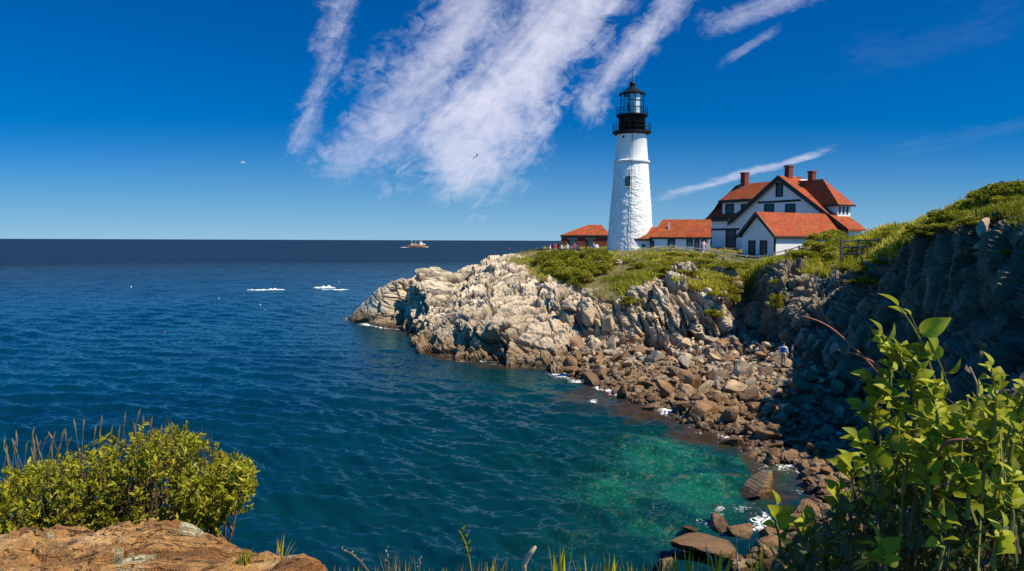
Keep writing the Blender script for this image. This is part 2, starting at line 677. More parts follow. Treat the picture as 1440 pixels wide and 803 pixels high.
def mat_clear(name):
    m, N = new_mat(name)
    g = N.n('ShaderNodeBsdfGlossy')
    g.inputs['Roughness'].default_value = 0.03
    t = N.n('ShaderNodeBsdfTransparent')
    t.inputs[0].default_value = (0.9, 0.95, 0.95, 1)
    fr = N.n('ShaderNodeFresnel')
    fr.inputs[0].default_value = 1.5
    mx = N.n('ShaderNodeMixShader')
    N.put(mx.inputs[0], N.m('ADD', fr.outputs[0], 0.02, clamp=True))
    N.t.links.new(t.outputs[0], mx.inputs[1])
    N.t.links.new(g.outputs[0], mx.inputs[2])
    N.out(mx.outputs[0])
    return m


def mat_water():
    m, N = new_mat('sea_water')
    p = N.pos()
    x, y, z = N.sep(p)
    sh = N.attr('shallow')
    kelp = N.attr('kelp')
    foam = N.attr('foam')
    far = N.attr('far')
    n1 = N.noise(p, 0.55, 6, 0.65, 0.6)
    n2 = N.noise(p, 1.7, 6, 0.72, 0.3)
    n0 = N.noise(N.scalev(p, (0.02, 0.05, 0.0)), 1.0, 5, 0.6)
    deep = N.mix(N.mapr(n0, 0.35, 0.65), (0.0005, 0.017, 0.031), (0.0005, 0.029, 0.050))
    lane = N.noise(N.scalev(p, (0.004, 0.016, 0.0)), 1.0, 4, 0.6)
    deep = N.mix(far, deep, N.mix(N.mapr(lane, 0.35, 0.65), (0.0005, 0.009, 0.030), (0.0005, 0.016, 0.050)))
    mid = (0.001, 0.028, 0.031)
    c = N.mix(N.mapr(sh, 0.05, 0.5, 0, 1), deep, mid)
    shn = N.m('ADD', sh, N.m('MULTIPLY', N.m('SUBTRACT', n1, 0.5), 0.9))
    c = N.mix(N.mapr(shn, 0.55, 1.0, 0, 1, True), c, (0.004, 0.085, 0.055))
    # stones and weed lying in the shallows, with glitter painted among them
    st = N.m('MULTIPLY', N.mapr(n2, 0.56, 0.66), N.mapr(sh, 0.45, 0.9))
    c = N.mix(N.m('MULTIPLY', st, 0.6), c, N.mix(n1, (0.08, 0.12, 0.04), (0.20, 0.19, 0.07)))
    n5 = N.noise(p, 6.5, 3, 0.6)
    c = N.mix(N.m('MULTIPLY', N.m('MULTIPLY', N.mapr(n5, 0.54, 0.74), N.mapr(sh, 0.4, 0.9)), 0.55), c, (0.10, 0.24, 0.14))  # fine bright specks: glitter of the cove put into the water colour
    dk = N.m('MULTIPLY', N.mapr(n2, 0.44, 0.36), N.mapr(sh, 0.3, 0.8))
    c = N.mix(N.m('MULTIPLY', dk, 0.75), c, (0.005, 0.030, 0.025))
    kn = N.m('ADD', kelp, N.m('MULTIPLY', N.m('SUBTRACT', n1, 0.5), 1.1))
    c = N.mix(N.mapr(kn, 0.5, 0.95, 0, 0.92, True), c, N.mix(n2, (0.012, 0.008, 0.004), (0.085, 0.045, 0.018)))
    # foam
    f2 = N.noise(p, 3.5, 6, 0.7, 1.2)
    fn = N.m('ADD', foam, N.m('MULTIPLY', N.m('SUBTRACT', f2, 0.5), 1.7))
    fm = N.m('MULTIPLY', N.mapr(fn, 0.62, 0.86, 0, 1, True), N.mapr(foam, 0.02, 0.15))
    c = N.mix(fm, c, (0.82, 0.84, 0.84))
    # small ripples as slopes added to the surface normal (steady at every distance)
    geo = N.n('ShaderNodeNewGeometry')

    def slopes(scale, sc, det, amt):
        nd = N.n('ShaderNodeTexNoise')
        N.put(nd.inputs['Vector'], N.scalev(p, sc))
        nd.inputs['Scale'].default_value = scale
        nd.inputs['Detail'].default_value = det
        nd.inputs['Roughness'].default_value = 0.6
        v = N.vm('SUBTRACT', nd.outputs['Color'], (0.5, 0.5, 0.5))
        v = N.vm('MULTIPLY', v, (1.0, 1.6, 0.0))
        s = N.n('ShaderNodeVectorMath', operation='SCALE')
        N.put(s.inputs[0], v)
        N.put(s.inputs['Scale'], amt)
        return s.outputs[0]
    s1 = slopes(4.2, (0.6, 1.3, 1.0), 4, 0.62)
    s2 = slopes(0.55, (0.45, 1.3, 1.0), 5, N.m('MULTIPLY', far, 1.25))
    nb = N.vm('NORMALIZE', N.vm('ADD', N.vm('ADD', geo.outputs['Normal'], s1), s2))
    rough = N.mix(fm, N.mapr(far, 0.0, 1.0, 0.12, 0.50), (0.7, 0.7, 0.7))
    body = N.n('ShaderNodeBsdfDiffuse')
    N.put(body.inputs['Color'], c)
    gl = N.n('ShaderNodeBsdfGlossy')
    gl.inputs['Color'].default_value = (0.55, 0.90, 1.0, 1)
    N.put(gl.inputs['Roughness'], rough)
    N.put(gl.inputs['Normal'], nb)
    fr = N.n('ShaderNodeFresnel')
    fr.inputs['IOR'].default_value = 1.33
    N.put(fr.inputs['Normal'], nb)
    fac = N.m('MULTIPLY', N.m('MULTIPLY', fr.outputs[0], N.mapr(far, 0.0, 1.0, 0.85, 0.15)), N.m('SUBTRACT', 1.0, fm))
    mx = N.n('ShaderNodeMixShader')
    N.put(mx.inputs[0], fac)
    N.t.links.new(body.outputs[0], mx.inputs[1])
    N.t.links.new(gl.outputs[0], mx.inputs[2])
    bs = mx.outputs[0]
    N.out(bs)
    return m


M = {}
M['rock'] = mat_rock()
M['water'] = mat_water()
M['b_brown'] = mat_boulder('brown_boulder', (0.27, 0.16, 0.092))
M['b_grey'] = mat_boulder('grey_boulder', (0.31, 0.265, 0.21))
M['b_tan'] = mat_boulder('tan_boulder', (0.46, 0.34, 0.22))
M['b_dark'] = mat_boulder('dark_boulder', (0.12, 0.085, 0.06))
M['tower'] = mat_tower()
M['smooth_white'] = mat_plain('smooth_white_paint', (0.82, 0.81, 0.79), 0.6, 0.3, 0.08, 1.5, bump=0.01)
M['black_iron'] = mat_plain('black_iron', (0.006, 0.008, 0.011), 0.5, 0.25, 0.3, 3.0)
M['clap'] = mat_clapboard('white_clapboard', (0.80, 0.80, 0.80))
M['stucco'] = mat_clapboard('white_board', (0.80, 0.80, 0.80), 3.2)
M['roof'] = mat_shingle('red_shingle', (0.24, 0.050, 0.020), (0.35, 0.085, 0.032))
M['trim'] = mat_plain('dark_green_trim', (0.012, 0.022, 0.018), 0.5, 0.35, 0.3, 3.0)
M['white_trim'] = mat_plain('white_trim', (0.8, 0.8, 0.8), 0.5, 0.3, 0.06, 3.0)
M['brick'] = mat_brick()
M['glass'] = mat_glass('window_glass')
M['clear'] = mat_clear('lantern_glass')
M['fence'] = mat_plain('weathered_rail', (0.40, 0.38, 0.35), 0.85, 0.2, 0.35, 5.0, bump=0.01, stretch=(1, 1, 6))
M['fence_dark'] = mat_plain('dark_weathered_rail', (0.13, 0.12, 0.11), 0.85, 0.2, 0.35, 5.0, bump=0.01)
M['fence_white'] = mat_plain('white_rail', (0.62, 0.61, 0.58), 0.8, 0.2, 0.2, 5.0, bump=0.01)
M['leaf_bay'] = mat_leaf('bayberry_leaf', (0.10, 0.095, 0.006), (0.29, 0.275, 0.014), (0.52, 0.48, 0.030), 0.55, 0.30, 0.25)
M['leaf_vine'] = mat_leaf('vine_leaf', (0.15, 0.17, 0.010), (0.30, 0.33, 0.016), (0.48, 0.50, 0.032), 0.55, 0.38, 0.22)
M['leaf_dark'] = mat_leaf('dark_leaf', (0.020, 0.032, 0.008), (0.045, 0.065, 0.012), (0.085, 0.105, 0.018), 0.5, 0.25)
M['leaf_far'] = mat_leaf('headland_shrub_leaf', (0.07, 0.075, 0.004), (0.25, 0.24, 0.010), (0.50, 0.46, 0.026), 0.6, 0.25, 0.2)
M['leaf_rust'] = mat_leaf('reddish_leaf', (0.10, 0.05, 0.02), (0.14, 0.07, 0.025), (0.17, 0.10, 0.03), 0.6, 0.2, 0.2)
M['grass'] = mat_leaf('grass_blade', (0.16, 0.17, 0.008), (0.42, 0.40, 0.018), (0.60, 0.50, 0.07), 0.6, 0.3, 0.2)
M['dry'] = mat_leaf('dry_grass', (0.16, 0.12, 0.065), (0.26, 0.20, 0.11), (0.40, 0.33, 0.19), 0.7, 0.25, 0.2)
M['stem'] = mat_plain('woody_stem', (0.12, 0.075, 0.045), 0.8, 0.2, 0.4, 20.0)
M['stem_green'] = mat_plain('green_stem', (0.16, 0.17, 0.035), 0.6, 0.3, 0.3, 20.0)
M['twig_red'] = mat_plain('red_twig', (0.28, 0.095, 0.065), 0.6, 0.3, 0.3, 30.0)
M['twig_pale'] = mat_plain('pale_dead_twig', (0.46, 0.36, 0.27), 0.8, 0.2, 0.4, 40.0)
# ------------------------------------------------------------------ headland: lofted coast with blocky layered rock
def col_pts(r1, mids, r6, r7, r8):
    """one section of the coast: foot below the water, waterline, four points up the face, crest, far side"""
    w = atz(*r1)
    out = Vector((w.x, w.y, 0)).normalized() * -5.0
    foot = w + out
    foot.z = -2.6
    pts = [foot, w] + [at(*q) for q in mids] + [at(*r6)]
    for px, Y, z in (r7, r8):
        pts.append(Vector(((px - 720) / F * Y, Y, z)))
    return pts


cols = [
    [Vector((-26 + i * 0.25, 91 + i * 1.4, -2.6 - (0.02 * i))) for i in range(9)],
    col_pts((506, 453), [(516, 446, 89.5), (530, 424, 90), (545, 397, 90.5), (556, 397, 92)], (562, 402, 96), (560, 100, -1.5), (556, 106, -3)),
    col_pts((538, 461), [(548, 455, 87), (562, 442, 89.5), (572, 425, 91), (574, 405, 92.5)], (575, 398, 96), (575, 101, -1), (570, 108, -3)),
    col_pts((572, 466), [(575, 455, 83.5), (580, 425, 85), (585, 395, 87), (602, 386, 91)], (612, 387, 96), (600, 106, -1), (600, 112, -3)),
    col_pts((598, 498), [(606, 480, 67.5), (620, 455, 71), (628, 426, 79), (640, 403, 87)], (643, 392, 93), (640, 110, 2), (640, 118, -3)),
    col_pts((650, 506), [(655, 490, 63.5), (660, 458, 65.5), (662, 425, 74), (664, 397, 85)], (664, 378, 94), (660, 112, 4), (660, 124, -3)),
    col_pts((702, 513), [(704, 494, 61), (700, 456, 63), (694, 425, 71), (690, 393, 83)], (690, 368, 96), (690, 116, 6.5), (690, 130, -3)),
    col_pts((768, 518), [(772, 492, 60.5), (772, 455, 64), (766, 418, 70), (760, 384, 82)], (766, 359, 98), (770, 124, 8.5), (770, 140, -3)),
    col_pts((832, 542), [(842, 488, 60), (846, 450, 63), (850, 412, 66.5), (852, 386, 76)], (856, 357, 97), (850, 138, 8.7), (850, 160, -3)),
    col_pts((905, 572), [(920, 492, 60), (926, 445, 62), (930, 406, 64.5), (930, 378, 74)], (932, 352, 93), (920, 145, 9), (920, 170, -3)),
    col_pts((985, 603), [(1006, 492, 58.5), (1008, 458, 60.5), (1012, 412, 64), (1014, 385, 71)], (1016, 360, 88), (1010, 150, 9), (1010, 175, -3)),
    col_pts((1040, 630), [(1056, 492, 57), (1048, 452, 64), (1048, 402, 71), (1050, 384, 76)], (1054, 368, 84), (1056, 150, 9), (1056, 175, -3)),
    col_pts((1070, 655), [(1092, 500, 54), (1084, 432, 57), (1086, 374, 61), (1096, 368, 68)], (1102, 362, 82), (1100, 150, 9), (1100, 175, -3)),
    col_pts((1122, 655), [(1180, 545, 46), (1172, 468, 51), (1160, 392, 57), (1164, 364, 64)], (1168, 343, 74), (1170, 145, 9), (1170, 175, -3)),
    col_pts((1140, 712), [(1245, 600, 37), (1212, 480, 46), (1206, 392, 52), (1222, 360, 58)], (1240, 328, 66), (1250, 120, 9.4), (1250, 160, -3)),
    col_pts((1050, 795), [(1290, 680, 28.5), (1310, 480, 36.5), (1290, 345, 41), (1302, 328, 45)], (1316, 318, 52), (1330, 90, 10.5), (1350, 140, -3)),
    col_pts((940, 880), [(1240, 800, 22.5), (1396, 480, 28.5), (1392, 318, 32), (1404, 285, 35)], (1424, 266, 40), (1440, 70, 12.5), (1500, 110, 4)),
    col_pts((830, 960), [(1300, 950, 16.5), (1620, 520, 19), (1640, 330, 22), (1660, 300, 26)], (1700, 285, 32), (1800, 50, 12), (2000, 80, 6)),
    [Vector(p) for p in ((0, 10, -2.6), (1, 8.5, 0), (4.5, 7.5, 1.0), (9, 7.0, 5), (11, 7.0, 8.6), (14, 7.5, 9.0), (20, 9, 9.6), (40, 14, 9.5), (70, 20, 6))],
    [Vector(p) for p in ((-3, 8, -3.5), (-2, 6.5, -2), (2, 3, 0), (6, 1, 4), (9, 0, 7.5), (13, -1, 8.2), (20, -3, 8.6), (40, -6, 8.5), (70, -12, 6))],
]
# how each section is clothed: rock mask (1 rock to the crest, lower = greenery starts at that row), slab weight, darkness, rust
row_grass = [99, 99, 99, 99, 99, 99, 6.6, 4.9, 4.15, 3.9, 3.6, 3.5, 4.05, 4.1, 4.40, 4.45, 4.15, 4.1, 4, 4]
slab_w = [0, 0, 0, 0, 0, 0, 0, 0.1, 0.55, 1, 1, 1, 1, 1, 1, 1, 1, 1, 1, 1]
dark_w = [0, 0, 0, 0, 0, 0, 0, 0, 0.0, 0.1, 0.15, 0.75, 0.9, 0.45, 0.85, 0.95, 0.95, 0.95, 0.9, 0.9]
rust_w = [0, 0, 0, 0, 0, 0, 0, 0.8, 1, 1, 1, 0.6, 0.5, 0.6, 0.2, 0.2, 0.2, 0.2, 0, 0]
CT = np.array([[list(p) for p in c] for c in cols])       # columns x rows x 3
nC, nR = CT.shape[:2]


def catmull(A, seg):
    """A: (n, ...) control values along axis 0; seg: subdivisions per span"""
    n = len(A)
    T = np.zeros_like(A)
    T[1:-1] = (A[2:] - A[:-2]) * 0.5
    T[0], T[-1] = A[1] - A[0], A[-1] - A[-2]
    T *= 0.75
    out, par = [], []
    for i in range(n - 1):
        k = seg[i]
        t = np.arange(k) / k
        if i == n - 2:
            t = np.append(t, 1.0)
        sh = (len(t),) + (1,) * (A.ndim - 1)
        tt = t.reshape(sh)
        h00 = 2 * tt ** 3 - 3 * tt ** 2 + 1
        h10 = tt ** 3 - 2 * tt ** 2 + tt
        h01 = -2 * tt ** 3 + 3 * tt ** 2
        h11 = tt ** 3 - tt ** 2
        out.append(h00 * A[i] + h10 * T[i] + h01 * A[i + 1] + h11 * T[i + 1])
        par.append(i + t)
    return np.concatenate(out), np.concatenate(par)


row_seg = [6, 54, 34, 46, 50, 52, 34, 8]
col_seg = []
for i in range(nC - 1):
    d = np.linalg.norm(CT[i + 1, 1:7] - CT[i, 1:7], axis=1).max()
    col_seg.append(int(min(90, max(8, d / 0.20))))
A1, cs = catmull(CT, col_seg)
A2, rs = catmull(A1.transpose(1, 0, 2), row_seg)
G = A2.transpose(1, 0, 2)                                   # nS x nT x 3
nS, nT = G.shape[:2]
P = G.reshape(-1, 3).copy()
CS = np.repeat(cs, nT)
RS = np.tile(rs, nS)


def grid_normals(Gr):
    du = np.gradient(Gr, axis=0)
    dv = np.gradient(Gr, axis=1)
    n = np.cross(du, dv)
    n /= np.linalg.norm(n, axis=2, keepdims=True) + 1e-9
    return n


NRM = grid_normals(G).reshape(-1, 3)
if NRM[(nS // 2) * nT + int(nT * 0.9)][2] < 0:
    NRM = -NRM
gr_row = np.interp(CS, np.arange(nC), row_grass)
slab = np.interp(CS, np.arange(nC), slab_w)
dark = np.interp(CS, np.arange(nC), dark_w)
rust = np.interp(CS, np.arange(nC), rust_w)
wob = fbm(P, 0.12, 4, 5) * 0.9 + fbm(P, 0.6, 3, 9) * 0.35
grassy = np.clip((RS + wob * 1.2 - gr_row) / 0.25, 0, 1)
out_ = fbm(P, 0.22, 4, 15) - np.clip(RS - 4.6, 0, 9) * 0.22
grassy *= np.where(CS < 12.6, np.clip((0.26 - out_) / 0.08, 0, 1), 1)
grassy[RS > 6.3] = np.where(CS[RS > 6.3] > 6.5, 1.0, grassy[RS > 6.3])
rockm = (1 - 0.85 * grassy) * np.clip((7.6 - RS) / 0.6, 0.15, 1)
beach = np.clip((2.05 - RS) / 0.3, 0, 1) * np.clip((CS - 7.6) / 0.8, 0, 1)

wp = P + np.stack([fbm(P, 0.16, 3, 31), fbm(P, 0.16, 3, 37), fbm(P, 0.16, 3, 41)], 1) * 0.45
FA = rot_frame((0.36, -0.40, 0.84), (1, 0.15, -0.40))           # gently dipping beds of the point
FB = rot_frame((0.90, 0.25, 0.36), (-0.36, 0, 0.93))        # upright slabs of the cliff
D = np.zeros(len(P))
R0, o0, e0 = blocks(wp, FA, (14.0, 4.0, 2.2), 3)
R1, o1, e1 = blocks(wp, FA, (6.5, 1.9, 0.85), 17)
R2, o2, e2 = blocks(wp, FA, (2.2, 0.8, 0.30), 23)
dA = 1.25 * (R0[:, 0] - 0.5) + 0.6 * (o0[:, 0] * (R0[:, 1] - 0.5) + o0[:, 1] * (R0[:, 2] - 0.5)) * 2 - 0.7 * np.clip(1 - e0 / 0.06, 0, 1)
dA += 0.54 * (R1[:, 0] - 0.5) + 0.5 * (o1[:, 0] * (R1[:, 1] - 0.5) + o1[:, 2] * (R1[:, 2] - 0.5)) * 2 - 0.34 * np.clip(1 - e1 / 0.08, 0, 1)
dA += 0.20 * (R2[:, 0] - 0.5) - 0.10 * np.clip(1 - e2 / 0.14, 0, 1)
S0, p0_, g0 = blocks(wp, FB, (7.0, 3.2, 1.7), 43)
S1, p1_, g1 = blocks(wp, FB, (3.0, 1.5, 0.55), 57)
S2, p2_, g2 = blocks(wp, FB, (1.1, 0.6, 0.24), 63)
dB = 1.6 * (S0[:, 0] - 0.5) + 0.8 * (p0_[:, 0] * (S0[:, 1] - 0.5)) * 2 - 0.9 * np.clip(1 - g0 / 0.12, 0, 1)
dB += 0.6 * (S1[:, 0] - 0.5) + 0.4 * (p1_[:, 0] * (S1[:, 1] - 0.5)) * 2 - 0.40 * np.clip(1 - g1 / 0.14, 0, 1)
dB += 0.24 * (S2[:, 0] - 0.5) - 0.10 * np.clip(1 - g2 / 0.14, 0, 1)
FC = rot_frame((0.25, 0.93, 0.15), (0, -0.1, 1))             # upright joints of the shaded cliff
T0, q0_, h0 = blocks(wp, FC, (6.5, 3.0, 1.7), 83)
T1, q1_, h1 = blocks(wp, FC, (3.2, 1.4, 0.55), 87)
T2, q2_, h2 = blocks(wp, FC, (1.1, 0.6, 0.22), 89)
dC = 1.7 * (T0[:, 0] - 0.5) - 0.9 * np.clip(1 - h0 / 0.10, 0, 1) + 0.55 * (q0_[:, 1] * (T0[:, 1] - 0.5)) * 2
dC += 0.7 * (T1[:, 0] - 0.5) - 0.35 * np.clip(1 - h1 / 0.12, 0, 1) + 0.22 * (T2[:, 0] - 0.5) - 0.08 * np.clip(1 - h2 / 0.14, 0, 1)
joint = np.clip((CS - 11.6) / 0.8, 0, 1)
dB = (1 - joint) * dB + joint * dC
g0 = (1 - joint) * g0 + joint * h0
g1 = (1 - joint) * g1 + joint * h1
D = (1 - slab) * dA + slab * dB
D = D * rockm * (1 - 0.75 * beach) * np.clip(RS / 1.2, 0.3, 1)
D = D + (1 - rockm) * (fbm(P, 0.35, 4, 77) * 0.35)
pin = np.clip((CS - 0.2) / 2.6, 0, 1)
P2 = P + NRM * (D * pin)[:, None]
P2[:, 2] += fbm(P, 0.08, 2, 91) * 0.5 * np.clip(RS - 1, 0, 1) * np.clip((6.2 - RS), 0, 1) * pin
cellrnd = (1 - slab) * (0.5 * R1[:, 3] + 0.5 * R0[:, 3]) + slab * (0.6 * S1[:, 3] + 0.4 * S0[:, 3])

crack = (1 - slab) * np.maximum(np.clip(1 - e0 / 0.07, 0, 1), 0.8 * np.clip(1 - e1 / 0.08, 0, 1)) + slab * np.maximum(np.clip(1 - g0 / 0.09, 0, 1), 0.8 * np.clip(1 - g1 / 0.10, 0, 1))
idx = np.arange(nS * nT).reshape(nS, nT)
Q4 = np.stack([idx[:-1, :-1], idx[1:, :-1], idx[1:, 1:], idx[:-1, 1:]], -1).reshape(-1, 4)
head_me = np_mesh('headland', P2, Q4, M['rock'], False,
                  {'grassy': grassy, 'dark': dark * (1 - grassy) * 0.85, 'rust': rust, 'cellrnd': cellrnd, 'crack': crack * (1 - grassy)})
headland = link('headland', head_me)
tag(headland, 'rocky headland with pale layered ledges, a dark cliff and grassy top', 'headland', kind='structure')
bvh = BVHTree.FromPolygons([tuple(v) for v in P2.tolist()], Q4.tolist())


def hit(px, py, default=None):
    """point of the headland seen at that place in the photo"""
    r = bvh.ray_cast(CP, ray(px, py).normalized(), 400)
    if r[0] is None:
        return default
    return r[0]


def drop(x, y, z0=40.0):
    r = bvh.ray_cast(Vector((x, y, z0)), Vector((0, 0, -1)), 80)
    return r[0].z if r[0] is not None else 0.0


# ------------------------------------------------------------------ sea
def shore_pts(lst):
    return np.array([list(atz(*q))[:2] for q in lst])


def gauss(XY, lst):
    """soft patches on the water: (px, py, half width px, half height px, weight)"""
    r = np.zeros(len(XY))
    for px, py, wx, wy, w in lst:
        c = atz(px, py)
        sx = abs(atz(px + wx, py).x - c.x)
        sy = abs(atz(px, py - wy).y - atz(px, py + wy).y) / 2
        d = ((XY[:, 0] - c.x - (XY[:, 1] - c.y) * c.x / c.y) / sx) ** 2 + ((XY[:, 1] - c.y) / sy) ** 2
        r = np.maximum(r, w * np.exp(-d * 0.9))
    return r


def sea():
    rr = [6.0]
    while rr[-1] < 45000:
        r = rr[-1]
        rr.append(r + max(0.11, min(r * r / (CAM_H * 711) * 0.75, r * 0.08)))
    rr = np.array(rr)
    fine = np.radians(40)
    th = np.concatenate([np.linspace(-math.pi * 0.98, -fine, 60)[:-1], np.linspace(-fine, fine, 640), np.linspace(fine, math.pi * 0.98, 60)[1:]])
    Rr, Th = np.meshgrid(rr, th, indexing='ij')
    X, Yy = Rr * np.sin(Th), Rr * np.cos(Th)
    Z = np.zeros_like(X)
    XY = np.stack([X.ravel(), Yy.ravel()], 1)
    dr = np.gradient(rr)[:, None]
    w = random.Random(5)
    lp = np.stack([XY[:, 0], XY[:, 1], np.zeros(len(XY))], 1)
    warp = (fbm(lp, 0.11, 3, 201) * 0.8).reshape(X.shape)
    gust = (0.75 + 0.8 * fbm(lp, 0.035, 3, 207)).reshape(X.shape)
    for k in range(90):
        lam = 0.38 * (4.6 / 0.38) ** (w.random() ** 1.0)
        ang = math.radians(-112 + w.gauss(0, 26))
        kx, ky = math.cos(ang) * 2 * math.pi / lam, math.sin(ang) * 2 * math.pi / lam
        amp = 0.0112 * lam ** 0.72 * (0.6 + 0.8 * w.random())
        att = np.clip((lam / (2.6 * dr * max(0.25, abs(math.sin(ang)))) - 0.6) / 1.0, 0, 1) * np.clip((lam / (Rr * 0.0022 * 2.6) - 0.6), 0, 1)
        ph = kx * X + ky * Yy + w.random() * 6.28 + warp * (1.0 + 0.5 / lam)
        s = np.sin(ph)
        Z += amp * att * gust * s
    shallow = gauss(XY, [(900, 640, 230, 95, 0.52), (740, 545, 120, 26, 0.5), (930, 640, 110, 45, 1.0), (980, 690, 110, 50, 1.0), (860, 690, 110, 50, 0.85), (1080, 650, 90, 45, .9), (820, 760, 180, 45, 0.55),
                         (760, 650, 170, 70, 0.42), (940, 745, 110, 40, 0.8), (640, 700, 260, 90, 0.30), (640, 560, 160, 45, 0.30), (700, 530, 70, 18, .5), (380, 720, 100, 40, 0.30),
                         (380, 412, 45, 8, .35), (480, 408, 60, 8, .35), (560, 480, 60, 20, .3)])
    kelp = gauss(XY, [(905, 575, 75, 24, 1.0), (820, 560, 80, 24, 0.85), (985, 612, 70, 20, 1.0), (760, 585, 110, 30, 0.50), (1040, 625, 60, 18, 0.9), (1040, 585, 200, 30, 0.5),
                      (1010, 710, 60, 26, 0.55), (1090, 690, 70, 50, 0.8), (660, 620, 130, 40, 0.32), (860, 730, 80, 20, 0.35), (1090, 665, 45, 24, .6), (700, 515, 60, 6, .8), (560, 468, 40, 5, .8)])
    foam = gauss(XY, [(795, 524, 30, 11, 0.95), (812, 536, 22, 7, 0.8), (834, 563, 11, 5, 0.85), (520, 456, 22, 4, 0.9), (545, 460, 30, 3, 0.75), (600, 497, 18, 5, 0.5), (640, 505, 30, 3, .55), (700, 513, 40, 3, .5),
                      (975, 590, 26, 5, 0.55), (1000, 600, 26, 4, 0.65), (960, 578, 20, 4, .55), (920, 712, 50, 14, 0.42), (840, 690, 70, 22, 0.33), (1105, 662, 30, 14, 0.62), (1130, 655, 40, 10, .6), (1040, 715, 50, 14, 0.62),
                      (1070, 735, 30, 16, 0.8), (1085, 610, 40, 6, .5), (1010, 720, 30, 10, .6), (985, 735, 40, 10, .5), (1120, 690, 30, 14, .6), (1050, 668, 9, 5, .6)])
    # wash where the sea meets stone, weed and pale bottom where it is shallow
    nr = np.where((XY[:, 1] > 17) & (XY[:, 1] < 97) & (XY[:, 0] > -32) & (XY[:, 0] < 26))[0]
    gzv = np.array([drop(XY[i, 0], XY[i, 1], 3.0) if True else 0 for i in nr])
    gzv[gzv == 0.0] = -6
    nz = fbm(lp[nr], 0.30, 3, 221)
    sh_f = np.exp(-((gzv + 0.12) / 0.42) ** 2) * np.clip(0.58 + 0.75 * nz, 0, 0.85)
    foam[nr] = np.maximum(foam[nr], sh_f)
    kelp[nr] = np.maximum(kelp[nr], np.exp(-((gzv + 0.3) / 0.8) ** 2) * 0.9)
    far = np.clip((Rr.ravel() - 60) / 300, 0, 1)
    n, k = X.shape
    ii = np.arange(n * k).reshape(n, k)
    Fq = np.stack([ii[:-1, :-1], ii[:-1, 1:], ii[1:, 1:], ii[1:, :-1]], -1).reshape(-1, 4)
    V = np.stack([X.ravel(), Yy.ravel(), Z.ravel()], 1)
    me = np_mesh('sea', V, Fq, M['water'], True, {'shallow': shallow, 'kelp': kelp, 'foam': foam, 'far': far})
    o = link('sea', me)
    tag(o, 'dark blue sea with small ripples, green shallows in the cove', 'sea', kind='structure')


sea()
